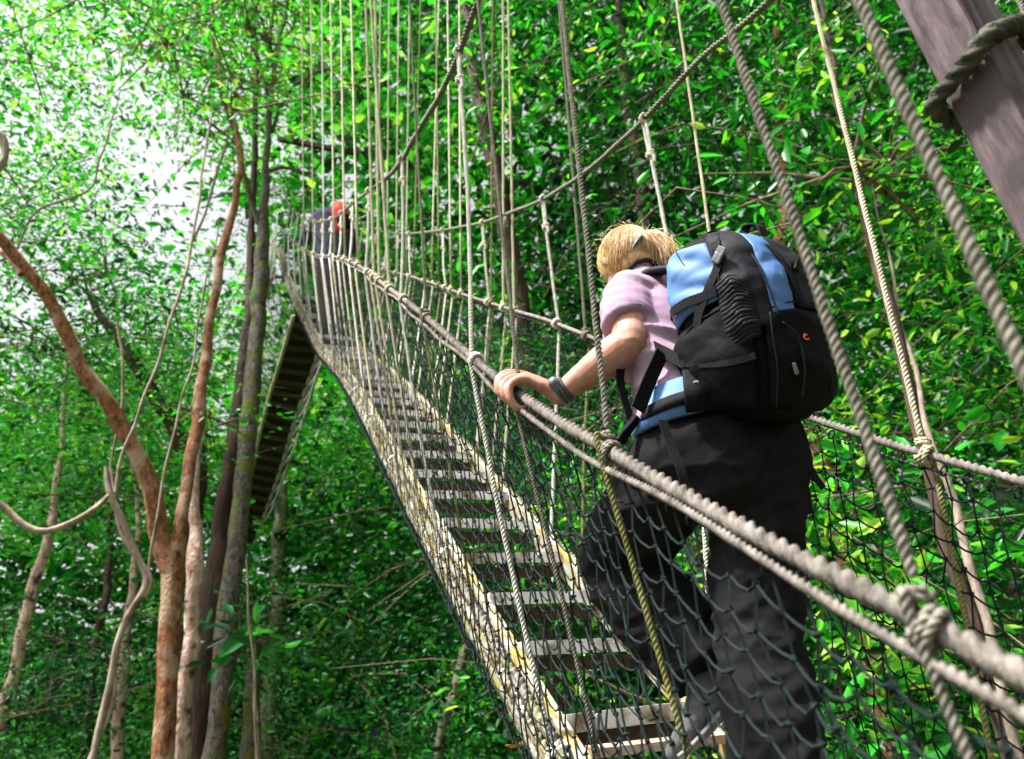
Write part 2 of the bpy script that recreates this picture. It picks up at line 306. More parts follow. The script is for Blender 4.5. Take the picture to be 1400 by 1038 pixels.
# --- nets
def net(rail, sg, ylo, yhi):
    dy = .053; ys = np.arange(ylo, yhi, dy); nr = 20; t = np.linspace(0, 1, nr+1)
    A = rail(ys)+np.stack([0*ys, 0*ys, -.04+0*ys], -1); B = deck(ys)+np.stack([0*ys+sg*(DW+.112), 0*ys, -.10+0*ys], -1)
    G = A[:, None]*(1-t)[None, :, None]+B[:, None]*t[None, :, None]
    bow = np.sin(t*PI)[None]*(.035+.02*np.sin(ys*1.7+sg)[:, None])
    G[..., 0] += sg*bow*(-.3+np.sin(ys*2.3)[:, None]*.5); G[..., 1] += (t**1.1)[None]*.03+.012*np.sin(ys*3.1)[:, None]*t[None]
    jit = rng.normal(size=G.shape)*.0062; jit[:, 0] = 0; G += jit
    # scallop: knots sit a little lower than the strand ends along the rows
    near = ys < 4.2
    mb = MB()
    r = np.where(near, .0024, .0022)
    for lo, hi, rad in ((0, 3.0, .0027), (3.0, 99, .0017)):
        k = (ys >= lo) & (ys < hi); Gk = G[k]
        if lo and k.any(): Gk = G[max(0, np.argmax(k)-1):]
        segs(mb, Gk[:, :-1].reshape(-1, 3), Gk[:, 1:].reshape(-1, 3), rad)
        a = Gk[:-1, 1:]; b = Gk[1:, 1:]; sag = rng.uniform(.004, .019, a.shape[:2])[..., None]*V(0, 0, -1)
        m1 = a*.68+b*.32+sag; m2 = a*.32+b*.68+sag*.9
        for p, q in ((a, m1), (m1, m2), (m2, b)): segs(mb, p.reshape(-1, 3), q.reshape(-1, 3), rad)
    octs(mb, G[:, 1:].reshape(-1, 3), rng.uniform(.0055, .0080, G[:, 1:].shape[0]*nr)*np.repeat(np.where(ys < 3, 1, .68), nr))
    # loops that hold the net on the net rope
    for i in range(0, len(ys), 2 if ylo > 3 else 1):
        if ys[i] < 4: coil(mb, A[i]+V(0, 0, .006), rail(np.array([ys[i]+.02]))[0]-rail(np.array([ys[i]]))[0], .0125, .0022, 1.3, 2)
    # skirt that wraps under the side rail
    C = B+np.stack([0*ys-sg*.008, 0*ys, -.050+0*ys], -1); C2 = C+np.stack([0*ys-sg*.06, 0*ys, -.030+0*ys], -1); segs(mb, B, C, .0028); segs(mb, C[:-1], C[1:], .0028); segs(mb, C, C2, .0028); segs(mb, C2[:-1], C2[1:], .0028); octs(mb, C, .0062)
    return mb.build('safety_net', MT['net'], bridge, False)
net(railL, -1, .3, 11.2); net(railR, 1, .3, 11.0)

# --- hanger ropes
def r1(f, y): return f(np.array([y]))[0]
def long_rope(rail, y, top, R, m_up='rope_grey', m_dn='rope_moss', sg=-1, near=True, tail=True, knotted=True, mid=None):
    a = r1(rail, y); tp = ony(top[0], top[1], y) if not isinstance(top[0], float) else V(*top)
    d = tp-a; L = np.linalg.norm(d); d /= L; far = a+d*(L+1.6)
    mb = MB(); P = [far, a+d*L*.5+V(0, 0, 0), a+d*.05]
    rope(mb, P, R, 0, near)
    o = mb.build('hanger_rope', MT[m_up], bridge)
    if tail:
        mb = MB(); e = r1(deck, y+.02)+V(sg*(DW+.07), 0, -.05)
        mp = (a+e)/2+V(sg*.012, random.uniform(-.02, .02), 0)
        rope(mb, [a+d*.03+V(sg*.012, 0, 0), a+V(sg*.02, 0, -.02), mp, e], R*.92, 0, near and y < 4.5)
        sub('rope_tail', mb.build('rope_tail', MT[m_dn], None), o)
    if knotted:
        mb = MB(); ax = r1(rail, y+.03)-r1(rail, y)
        coil(mb, a+V(0, 0, -.004), ax, .0140+R*1.05, R*.85, 2.4, 1.75, 0, .35, near and y < 4); coil(mb, a+d*.032, d, R*1.5, R*.8, 1.4, 1.3, 0, .3, near and y < 4)
        sub('knot', mb.build('knot', MT[m_up], None), o)
    return o
def white_rope(cab, rail, y, R, sg, near, dbl=.16, m='rope_white', bottom=True):
    c = r1(cab, y); a = r1(rail, y); d = a-c; L = np.linalg.norm(d); d /= L; h = min(dbl, L*.4)
    s = np.cross(d, V(1, 0, 0)); s = unit(s)
    mb = MB(); kn = c+d*h
    for q in (-1, 1): rope(mb, [c+s*q*R*1.1, c+d*h*.5+s*q*R*1.5, kn+s*q*R*.5], R*.95, 0, near)
    rope(mb, [kn, (kn+a)/2+V(random.uniform(-.006, .006), 0, 0), a+V(sg*.014, 0, 0)], R, 0, near)
    rope(mb, [kn+s*R, kn+d*.02+s*R*2.3, kn+d*.055+s*R*2.5], R*.9, 0, near)     # cut end
    if bottom:
        e = r1(deck, y)+V(sg*(DW+.075), 0, -.03); mp = (a+e)/2+V(sg*.015, .01, 0)
        rope(mb, [a+V(sg*.02, 0, 0), mp, e], R, 0, near)
        coil(mb, e+V(-sg*.03, 0, -.02), r1(deck, y+.05)-r1(deck, y), .05, R*.9, 2, 2.0)
    o = mb.build('dropper_rope', MT[m], bridge)
    km = MT['rope_cream' if random.random() < .5 else m]
    for a_, ax_, r_, n_, k_ in ((c, r1(cab, y+.05)-c, .0125+R, 2.0, .2), (kn, d, R*1.9, 2.2, 0), (a, r1(rail, y+.05)-a, .0145+R*.9, 2.4, .2)):
        mb = MB(); coil(mb, a_, ax_, r_, R*.88, n_, 1.8, 0, k_, near and y < 4); sub('knot', mb.build('knot', km, None), o)
    return o
# near plane
long_rope(railL, .40, (1175, 0), .0075)
long_rope(railL, .60, (985, 0), .0068, m_dn='rope_grey')
long_rope(railL, 1.235, (768, 0), .0068)
long_rope(railL, 1.69, (653, 0), .0060, m_dn='rope_grey', knotted=False)
long_rope(railL, 2.71, (560, 0), .0062, m_dn='rope_moss')
for y, tx, m in ((3.55, 507, 'rope_cream'), (4.1, 500, 'rope_cream'), (4.85, 480, 'rope_cream'), (5.7, 466, 'rope_cream'), (6.6, 452, 'rope_cream'), (7.5, 440, 'rope_white'), (8.4, 425, 'rope_cream'), (9.2, 412, 'rope_cream'), (3.9, 513, 'rope_cream')):
    long_rope(railL, y, (tx, 0), .0098, m, m, near=y < 4.5, knotted=y < 6)
for y, R in ((2.06, .0078), (3.18, .0085), (4.35, .010), (5.25, .010), (6.1, .011), (6.9, .012), (7.6, .012), (8.3, .012), (9.0, .012), (9.6, .012), (10.1, .012), (10.6, .012), (11.0, .012)):
    white_rope(cabL, railL, y, R, -1, y < 4.5)
# right-hand plane
long_rope(railR, .75, (1385, -20), .0070, sg=1)
long_rope(railR, 1.29, (1112, 0), .0078, 'rope_cream', 'rope_moss', sg=1)
long_rope(railR, 1.97, (925, 0), .0066, 'rope_cream', 'rope_moss', sg=1)
long_rope(railR, 3.02, (764, 0), .0085, 'rope_grey', 'rope_moss', sg=1)
for y, tx, m in ((4.0, 695, 'rope_cream'), (4.45, 674, 'rope_moss'), (5.2, 628, 'rope_cream'), (6.2, 600, 'rope_cream'), (7.0, 575, 'rope_moss'), (7.9, 545, 'rope_cream'), (8.9, 520, 'rope_cream'), (4.2, 688, 'rope_cream'), (5.5, 612, 'rope_cream'), (5.9, 596, 'rope_moss'), (7.4, 560, 'rope_cream'), (8.4, 532, 'rope_cream')):
    long_rope(railR, y, (tx, 0), .0098, m, m, sg=1, near=y < 4.5, knotted=y < 6)
for y, R in ((1.25, .008), (2.18, .0085), (3.36, .0095), (4.52, .010), (5.7, .010), (6.5, .011), (7.2, .011), (7.9, .012), (8.6, .012), (9.3, .012), (10., .012), (10.6, .012)):
    if y > 2: white_rope(cabR, railR, y, R, 1, y < 4.6, .22)

# ------------------------------------------------------------------ second bridge beyond the tree
b2 = thing('rope_bridge', 'dark underside of a second rope bridge running down behind the mossy trunk', 'rope bridge', ony(412, 440, 11.3))
keyL = [(404, 432, 11.3), (390, 480, 12.0), (366, 560, 13.3), (348, 640, 14.6), (332, 740, 16.4)]
keyR = [(424, 448, 11.3), (432, 480, 12.0), (402, 570, 13.3), (380, 645, 14.6), (345, 745, 16.4)]
eL = resample([ony(*q) for q in keyL], n=44); eR = resample([ony(*q) for q in keyR], n=44)
mb = MB()
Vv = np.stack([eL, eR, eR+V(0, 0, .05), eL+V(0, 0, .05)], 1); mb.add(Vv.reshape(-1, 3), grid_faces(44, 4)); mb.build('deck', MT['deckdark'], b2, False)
for i in range(1, 43, 2):
    mb = MB(); c = (eL[i]+eR[i])/2+V(0, 0, -.03); t = unit(eL[i+1]-eL[i]); box(mb, c, (eR[i]-eL[i])/2*1.02, t*.03, V(0, 0, .025)); mb.build('bearer', MT['plank'], b2, False)
for e, sg in ((eL, -1), (eR, 1)):
    mb = MB(); tube(mb, e+V(sg*.03, 0, 0), .035, 6); mb.build('side_rope', MT['rope_white' if sg > 0 else 'rope_cream'], b2)
    rl = e+V(sg*.40, 0, .95)
    mb = MB(); tube(mb, rl, .025, 6); mb.build('handrail_rope', MT['rope_cream'], b2)
    for i in range(1, 43, 2 if sg < 0 else 3):
        mb = MB(); tube(mb, [rl[i]+V(0, 0, 1.3), rl[i], (rl[i]+e[i])/2+V(sg*.06, 0, -.02), e[i]], .016, 5); mb.build('dropper_rope', MT['rope_white'], b2)
    mb = MB(); t = np.linspace(0, 1, 15); n2 = 90
    a = resample(rl, n=n2); b = resample(e, n=n2); G = a[:, None]*(1-t)[None, :, None]+b[:, None]*t[None, :, None]
    segs(mb, G[:, :-1].reshape(-1, 3), G[:, 1:].reshape(-1, 3), .0035); segs(mb, G[:-1].reshape(-1, 3), G[1:].reshape(-1, 3), .0035)
    mb.build('safety_net', MT['net'], b2, False)

# ------------------------------------------------------------------ timber post with its lashing, top right
PW = .047
pe = onx(1310, 170, -.60)                                  # a point on the post's left edge line
el = ony(1222, 0, .62); er = ony(1400, 345, .62)
post = thing('wooden_post', 'weathered purple grey timber post in the top right corner', 'post', (el[0]+.06, .66, -3.2))
bx = (el[0]+er[0])/2; ax = unit(el-er)
mid = er
def pp(t): return mid+ax*t
mb = MB(); cdir = V(1, 0, 0)-ax*ax[0]; cdir = unit(cdir); ydir = np.cross(ax, cdir); ydir = ydir if ydir[1] > 0 else -ydir
box(mb, pp(-.9)+cdir*.045-ydir*.045, cdir*.045, ydir*.045, ax*2.4)
bevel(mb.build('timber', MT['post'], post, False), .006, 2)
mb = MB(); box(mb, pp(.6)+cdir*.128-ydir*.02, cdir*.0355, ydir*.05, ax*.9)
bevel(mb.build('brace_board', MT['postlite'], post, False), .004, 2)
lash = MB()
P = [pp(.29)+cdir*.05+ydir*.022, pp(.315)-cdir*.018+ydir*.012, pp(.33)-cdir*.021-ydir*.045, pp(.348)-cdir*.016-ydir*.104, pp(.37)+cdir*.03-ydir*.112, pp(.40)+cdir*.10-ydir*.108, pp(.42)+cdir*.165-ydir*.092, pp(.43)+cdir*.19-ydir*.03]
rope(lash, P, .017)
o = lash.build('lashing_rope', pmat("dark_lashing", (.018, .018, .012), (.075, .075, .055), 40, .9, .5)); tag(o, 'dark rope lashed round the timber post in the top right corner', 'rope')
beam = MB(); a, b = ony(380, 190, 12.6), ony(505, 213, 12.0); T = unit(b-a); box(beam, (a+b)/2, (b-a)/2, np.cross(T, V(0, 0, 1))*.05, V(0, 0, .055))
tag(bevel(beam.build('timber_beam', MT['bark_dark'], None, False), .01), 'dark timber beam crossing the ropes above the far hiker', 'beam')
# ------------------------------------------------------------------ people
def capsule(mb, P, R, n=20, sq=None, flat=False):
    """closed limb through the joints P; R per joint, a number or (rx, ry); sq = side axis for flattened sections"""
    P = np.asarray(P, float); R = [(r, r) if np.isscalar(r) else r for r in R]; R = np.array(R, float)
    m = len(P)*8; X = np.hstack([P, R]); E = np.vstack([2*X[0]-X[1], X, 2*X[-1]-X[-2]]); Q = []
    for i in range(1, len(E)-2):
        p0, p1, p2, p3 = E[i-1:i+3]
        for t in np.linspace(0, 1, 8, endpoint=False): Q.append(.5*((2*p1)+(-p0+p2)*t+(2*p0-5*p1+4*p2-p3)*t*t+(-p0+3*p1-3*p2+p3)*t**3))
    Q = np.array(Q+[X[-1]]); C, r = Q[:, :3], np.maximum(Q[:, 3:], .002)
    t0 = unit(C[0]-C[1]); t1 = unit(C[-1]-C[-2]); h0 = []; h1 = []
    for a in (80, 60, 35): h0.append(np.r_[C[0]+t0*r[0].min()*math.sin(math.radians(a)), r[0]*math.cos(math.radians(a))])
    for a in (35, 60, 80): h1.append(np.r_[C[-1]+t1*r[-1].min()*math.sin(math.radians(a)), r[-1]*math.cos(math.radians(a))])
    Q = np.vstack([h0, np.hstack([C, r])]+([] if flat else [h1])); C, r = Q[:, :3], Q[:, 3:]
    T, A, B = frames(C)
    if sq is not None:
        A = np.asarray(sq)[None]-T*(T@np.asarray(sq))[:, None]; A /= np.linalg.norm(A, axis=1)[:, None]; B = np.cross(T, A)
    th = np.arange(n)/n*2*PI
    Vv = C[:, None]+r[:, None, :1]*np.cos(th)[None, :, None]*A[:, None]+r[:, None, 1:]*np.sin(th)[None, :, None]*B[:, None]
    mb.add(Vv.reshape(-1, 3), grid_faces(len(C), n))
    mb.f.append(([list(range(n))[::-1], [(len(C)-1)*n+k for k in range(n)]], mb.n-len(C)*n, 0))
def ball(mb, c, r, X=None, n=14):
    X = np.eye(3) if X is None else X; r = np.broadcast_to(np.asarray(r, float), (3,))
    ph = np.linspace(0.02, PI-.02, n); th = np.arange(n*2)/(n*2)*2*PI
    S = np.stack([np.sin(ph)[:, None]*np.cos(th)[None], np.sin(ph)[:, None]*np.sin(th)[None], np.cos(ph)[:, None]+0*th[None]], -1)*r
    mb.add((S@X+np.asarray(c)).reshape(-1, 3), grid_faces(n, 2*n)[:, ::-1])
def remesh(mb, name, mats, parent, vox, it=6, fac=.5, disp=None):
    o = mb.build(name, mats, None)
    md = o.modifiers.new('r', 'REMESH'); md.mode = 'VOXEL'; md.voxel_size = vox
    ms = o.modifiers.new('s', 'SMOOTH'); ms.iterations = it; ms.factor = fac
    dg = bpy.context.evaluated_depsgraph_get(); me = bpy.data.meshes.new_from_object(o.evaluated_get(dg))
    o.modifiers.clear(); old = o.data; o.data = me; bpy.data.meshes.remove(old); me.name = name
    if disp:
        n = len(me.vertices); co_ = np.empty(n*3); me.vertices.foreach_get('co', co_); nn = np.empty(n*3); me.vertices.foreach_get('normal', nn)
        co_ = co_.reshape(-1, 3); nn = nn.reshape(-1, 3)
        d = np.array([disp(p) for p in co_]); me.vertices.foreach_set('co', (co_+nn*d[:, None]).ravel()); me.update()
    me.polygons.foreach_set('use_smooth', [True]*len(me.polygons))
    if parent is not None: o.parent = parent; o.matrix_parent_inverse = parent_world(parent).inverted()
    return o
def nz(p, s, o=0): return noise.noise(Vector((p[0]*s[0]+o, p[1]*s[1]+o, p[2]*s[2]+o)))
def ridge(p, s, o=0): return 1-2*abs(nz(p, s, o))
def ribbon(mb, P, w, th, side, mi=0):
    """flat webbing through P, width w along `side`"""
    Q = resample(P, n=len(P)*6); T, A, B = frames(Q)
    s = np.broadcast_to(np.asarray(side, float), Q.shape); s = s-T*np.sum(s*T, 1)[:, None]; s /= np.linalg.norm(s, axis=1)[:, None]; n_ = np.cross(T, s)
    Vv = np.stack([Q+s*w/2+n_*th/2, Q-s*w/2+n_*th/2, Q-s*w/2-n_*th/2, Q+s*w/2-n_*th/2], 1)
    mb.add(Vv.reshape(-1, 3), grid_faces(len(Q), 4), mi); mb.f.append(([[3, 2, 1, 0], [(len(Q)-1)*4+k for k in range(4)]], mb.n-len(Q)*4, mi))

# joints of the hiker in front
hipC = ony(975, 610, 1.50); hipL_ = hipC+V(-.085, .01, -.03); hipR_ = hipC+V(.10, -.02, -.03)
kneeL_ = ony(840, 765, 1.86); ankL_ = ony(966, 940, 1.69)
kneeR_ = ony(1035, 850, 1.50); ankR_ = ony(1065, 1085, 1.44)
lumb = ony(945, 560, 1.52); chest = ony(900, 450, 1.58); neck = ony(868, 372, 1.62)
shL_ = ony(862, 408, 1.555); elb = ony(863, 468, 1.50); wri = ony(762, 541, 1.665)
shR_ = shL_+V(.33, .06, .0); headC = ony(853, 359, 1.66)
hiker = thing('person', 'blonde hiker in lilac t-shirt and black trousers climbing with one hand on the rope', 'person', (0, 1.6, -.4))
tt = unit(r1(railL, 1.80)-r1(railL, 1.70)); hc = r1(railL, 1.745)
fwd = unit(V(-.16, .92, -.42)); rgt = unit(np.cross(fwd, V(0, 0, 1))); upv = np.cross(rgt, fwd)
HX = np.array([rgt, fwd, upv])                                 # rows: head axes
bod = MB()
capsule(bod, [hipC, lumb, chest, neck+V(0, 0, -.06)], [(.14, .10), (.125, .09), (.15, .10), (.10, .06)], sq=V(1, .2, 0))
capsule(bod, [neck+V(0, 0, -.07), neck, headC+V(0, 0, -.04)], [.058, .050, .052])
ball(bod, headC+upv*.005-fwd*.008, (.073, .090, .092), HX); ball(bod, headC-upv*.050+fwd*.030, (.055, .055, .055), HX)
capsule(bod, [headC+fwd*.082+upv*.012, headC+fwd*.100-upv*.018], [.008, .012])       # nose
capsule(bod, [headC+fwd*.080-upv*.050-rgt*.018, headC+fwd*.086-upv*.050, headC+fwd*.080-upv*.050+rgt*.018], [.006, .008, .006])
for s in (-1, 1):
    ball(bod, headC+rgt*s*.074-upv*.014+fwd*.004, (.009, .014, .022), HX)
    ball(bod, headC+rgt*s*.030+fwd*.070+upv*.012, (.014, .012, .011), HX)
capsule(bod, [shL_+V(.05, .03, 0), shL_, (shL_+elb)/2, elb], [.060, .060, .056, .052])
fa = wri-elb
capsule(bod, [elb, elb+fa*.25, elb+fa*.6, wri], [.049, .051, .041, (.032, .025)], sq=tt)
capsule(bod, [shR_-V(.05, .02, 0), shR_, shR_+V(.10, .02, -.26), r1(railR, 1.85)+V(-.03, -.07, .03)], [.058, .055, .044, .028])
capsule(bod, [hipL_, kneeL_, ankL_], [.075, .055, .038]); capsule(bod, [hipR_, kneeR_, ankR_], [.075, .055, .038])
# left hand closed over the rope
hc = r1(railL, 1.70); tt = unit(r1(railL, 1.76)-r1(railL, 1.64))
palm = hc+V(.030, 0, .046)
capsule(bod, [wri, wri*.5+palm*.5+V(0, 0, .006), palm+V(-.004, 0, .004)], [(.032, .025), (.042, .022), (.050, .019)], sq=tt)
for i, (o_, ln) in enumerate(((.044, 1.0), (.015, 1.10), (-.014, 1.04), (-.041, .88))):
    b0 = hc+tt*(o_*1.02)
    capsule(bod, [palm+tt*o_*.88+V(.006, 0, .006), b0+V(-.014*ln, 0, .050), b0+V(-.044*ln, 0, .030), b0+V(-.046*ln, 0, -.004), b0+V(-.024, 0, -.030), b0+V(-.004, 0, -.034)], [.0125, .0135, .0118, .0112, .0100, .0085], 12)
capsule(bod, [palm+tt*.030+V(.012, 0, -.006), hc+tt*.062+V(.022, 0, .026), hc+tt*.088+V(.006, 0, .030), hc+tt*.108+V(-.008, 0, .026)], [.016, .0145, .0125, .010], 12)
palmR = r1(railR, 1.85)
for o_ in (.03, .01, -.012, -.033):
    ttR = unit(r1(railR, 1.9)-r1(railR, 1.8)); b0 = palmR+ttR*o_
    capsule(bod, [b0+V(-.03, -.02, .03), b0+V(0, 0, .034), b0+V(.026, 0, .012), b0+V(.02, 0, -.018)], [.014, .0105, .0095, .008], 10)
remesh(bod, 'body', MT['skin'], hiker, .0034, 4, .5, lambda p: .0012*nz(p, (40, 40, 40)))
# t-shirt
ts = MB()
sideL = unit(V(1, .15, 0))
capsule(ts, [neck+V(.015, -.01, -.085), chest, lumb+V(.0, 0, .06), lumb+V(0, 0, -.05)], [(.125, .072), (.172, .122), (.152, .114), (.168, .125)], 28, sq=sideL, flat=True)
slv = shL_*.34+elb*.66
capsule(ts, [shL_+V(.09, .03, .0), shL_+V(.02, .01, .008), shL_+V(-.008, 0, -.01), slv], [.078, .077, .075, .074], flat=True)
capsule(ts, [shR_-V(.08, .03, 0), shR_, shR_+V(.05, .01, -.13)], [.078, .074, .066])
capsule(ts, [neck+V(.02, -.01, -.07), neck+V(.01, 0, -.035)], [.085, .066])
def shirtdisp(p):
    q = (p[0], p[1], p[2]+.5*p[0]); f = .015*ridge(q, (5, 5, 15), 3)*max(0, min(1, (1.12-p[2])*5)) if p[2] < 1.12 else 0
    return f+.0045*ridge(q if p[2] < 1.12 else p, (12, 12, 20), 9)-.003
remesh(ts, 't_shirt', MT['shirt'], hiker, .0055, 6, .5, shirtdisp)
tr = MB(); coil(tr, neck+V(.012, -.006, -.030), unit(headC-neck), .066, .008, 1.05, .1); tr.build('collar', MT['shirtdark'], hiker)
mb = MB(); sax = unit(elb-shL_); coil(mb, slv-sax*.010, sax, .0755, .0022, 1.02, .1); mb.build('sleeve_hem', MT['shirt'], hiker)
mb = MB(); coil(mb, slv-sax*.022, sax, .0768, .0012, 1.02, .1); mb.build('sleeve_hem', MT['shirt'], hiker)
# trousers
tz = MB()
capsule(tz, [lumb+V(.01, -.0, -.045), hipC, hipC+V(.01, -.01, -.07)], [(.165, .125), (.200, .150), (.19, .15)], 28, sq=sideL)
capsule(tz, [hipL_, hipL_*.5+kneeL_*.5, kneeL_+V(.012, 0, 0), kneeL_*.5+ankL_*.5+V(.014, 0, .01), ankL_+V(.006, -.01, .045)], [.135, .128, .114, .120, .104], flat=True)
capsule(tz, [hipR_+V(0, -.01, 0), hipR_*.5+kneeR_*.5, kneeR_, kneeR_*.5+ankR_*.5, ankR_], [.140, .118, .098, .097, .098])
def trdisp(p):
    q = (p[0]+.35*p[2], p[1], p[2]-.3*p[0]); lo = max(.3, min(1, (.75-p[2])*1.6)); return lo*(.024*ridge(q, (4.2, 4.2, 11), 5)*(.3+.7*max(0, nz(p, (3, 3, 3), 2)+.5))+.009*ridge(q, (9, 9, 24), 1))-.006
remesh(tz, 'trousers', MT['trouser'], hiker, .007, 5, .5, trdisp)
mb = MB()   # pocket flap seams
pk0 = [ony(x, y, z) for x, y, z in ((905, 590, 1.43), (950, 600, 1.37), (1000, 596, 1.335))]
# hair: cap, strands combed toward the pony tail
hr = MB(); pt = ony(885, 334, 1.60)
ball(hr, headC-fwd*.012+upv*.012, (.081, .095, .093), HX); ball(hr, headC-fwd*.036-upv*.045, (.066, .058, .058), HX)
capsule(hr, [headC-fwd*.06+upv*.03, pt*.6+(headC-fwd*.07+upv*.04)*.4, pt+V(.002, 0, .010), pt+V(.016, -.012, .002), pt+V(.022, -.02, -.06)], [.030, .028, .032, .034, .016])
ha = remesh(hr, 'hair', MT['hair'], hiker, .0045, 6, .5, lambda p: .002*ridge(p, (70, 70, 20), 2))
mb = MB(); root = headC-fwd*.070+upv*.055
hcen = headC-fwd*.022+upv*.008
for i in range(2600):
    z_ = random.uniform(-1, 1); a = random.uniform(0, 2*PI); q = V(math.sqrt(1-z_*z_)*math.cos(a), math.sqrt(1-z_*z_)*math.sin(a), z_)
    if q[1] > .72 or (q[1] > .45 and q[2] < -.1): continue
    e0 = unit(q*V(.081, .092, .093)@HX); g = unit(root-hcen); pts = []
    for k in np.linspace(0, .92, 9):
        d_ = unit(e0*(1-k)+g*k); l_ = d_@HX.T; rad = 1/math.sqrt((l_[0]/.0825)**2+(l_[1]/.0935)**2+(l_[2]/.0945)**2)
        if l_[2] < -.2 and l_[1] < .35: rad += .010*min(1, (-.2-l_[2])*2)
        pts.append(hcen+d_*(rad+random.uniform(-.001, .0022)))
    tube(mb, np.array(pts), np.linspace(.0006, .0009, 9), 3, random.choice((0, 0, 1, 1, 2)), False)
for i in range(90):   # flyaway hairs
    q = V(random.gauss(0, 1), random.gauss(-.4, .8), random.gauss(.5, .7)); e0 = unit(q*V(.081, .092, .093)@HX); s0 = hcen+e0*.092; g = unit(np.cross(e0, V(random.gauss(0, 1), random.gauss(0, 1), random.gauss(0, 1))))
    tube(mb, resample([s0, s0+e0*.008+g*.018, s0+e0*random.uniform(.004, .02)+g*.042], n=7), .00045, 3, random.choice((0, 1)), False)
for i in range(1100):
    b = root+V(random.gauss(0, .008), random.gauss(0, .008), random.gauss(0, .008)); o1 = V(random.gauss(0, .018), random.gauss(0, .016), random.gauss(-.004, .014)); fl = random.uniform(.6, 1.25)
    tube(mb, resample([b, pt+o1*.7+V(.0, 0, .012*fl), pt+o1+V(.018*fl, -.012, .004), pt+o1*1.25+V(.028*fl, -.02, -.04*fl), pt+o1*1.3+V(.026, -.026, -.085*fl)], n=14), np.linspace(.0010, .0004, 14), 3, random.choice((0, 0, 1, 1, 2)), False)
sub('strand', mb.build('strand', [MT['hair'], MT['hair_light'], MT['hair_deep']], None), ha)
mb = MB(); ct = ony(870, 338, 1.575); cx_ = unit(pt-root)
for k in range(7):
    a = -1.3+k*.43; q = ct+rgt*math.sin(a)*.035+upv*math.cos(a)*.022-cx_*.004
    capsule(mb, [q, q+cx_*.016-fwd*.012, q+cx_*.026], [.0052, .005, .003], 8)
coil(mb, ct, cx_, .036, .006, 1.0, .1)
mb.build('hair_clip', MT['clip'], hiker)
# watch
mb = MB(); wp = wri-unit(fa)*.022; wax = unit(fa); wn = unit(np.cross(tt, wax)); wn = wn if wn[2] > 0 else -wn
coil(mb, wp, wax, .0335, .008, 1.05, .1); coil(mb, wp+wax*.011, wax, .033, .006, 1.05, .1); coil(mb, wp-wax*.011, wax, .0345, .006, 1.05, .1); wo = mb.build('wristwatch', MT['watch'], hiker)
mb = MB(); cdv = unit(wn+V(-.6, -.3, 0)); sdv = unit(np.cross(wax, cdv)); capsule(mb, [wp+cdv*.026, wp+cdv*.042], [(.022, .020), (.019, .017)], 16, sq=sdv)
sub('dial', mb.build('dial', MT['clip'], None), wo)
# shoes
def shoe(ank, toe, nm='shoe'):
    d = unit(toe-ank); side = unit(np.cross(d, V(0, 0, 1))); up_ = np.cross(side, d)
    L = .235; heel = ank-d*.045-up_*.045
    mb = MB(); capsule(mb, [ank+up_*.03-d*.005, ank-up_*.01, ank-up_*.025+d*.05], [.046, .047, .042])
    capsule(mb, [heel+up_*.012, heel+d*.08+up_*.016, heel+d*.16+up_*.006, heel+d*L-d*.02], [(.042, .036), (.044, .040), (.050, .032), (.036, .022)], 18, sq=side)
    o = remesh(mb, nm, MT['shoe'], hiker, .005, 4, .5, lambda p: .0015*ridge(p, (60, 60, 60)))
    mb = MB(); capsule(mb, [heel-up_*.018, heel+d*.08-up_*.020, heel+d*.16-up_*.020, heel+d*L-d*.02-up_*.012], [(.044, .014), (.044, .013), (.053, .013), (.038, .011)], 18, sq=side)
    sub('sole', mb.build('sole', MT['sole'], None), o)
    mb = MB()
    for k in range(4):
        q = heel+d*(.085+.022*k)+up_*(.052-.006*k); tube(mb, resample([q-side*.024, q+up_*.005, q+side*.024], n=7), .003, 5)
    sub('lace', mb.build('lace', MT['plastic'], None), o)
shoe(ankL_, ony(884, 1030, 1.80)); shoe(ankR_+V(0, 0, -.04), ankR_+V(-.05, .2, -.05))

# ------------------------------------------------------------------ backpack
yw, ln_, sl = math.radians(14.3), math.radians(-15.4), math.radians(-8.4); PS = .92
fw = V(-math.sin(yw), math.cos(yw), 0); Rr = V(math.cos(yw), math.sin(yw), 0); Uu = fw*math.sin(ln_)+V(0, 0, 1)*math.cos(ln_)
PU = Uu*math.cos(sl)+Rr*math.sin(sl); PR = Rr*math.cos(sl)-Uu*math.sin(sl); PF = np.cross(PU, PR); PO = ony(989, 583, 1.5)
def pk(x, y, z): return PO+PS*(np.multiply.outer(x, PR)+np.multiply.outer(y, PF)+np.multiply.outer(z, PU))
pack = thing('backpack', 'black and blue trekking backpack worn by the blonde hiker', 'backpack', PO)
zk = [-.012, .008, .045, .12, .25, .36, .44, .50, .535, .55]
hwk = [.04, .115, .155, .172, .178, .174, .160, .132, .092, .03]
yik = [-.08, .00, .025, .03, .04, .055, .06, .05, .02, -.03]
yok = [-.15, -.235, -.275, -.295, -.295, -.275, -.245, -.195, -.140, -.075]
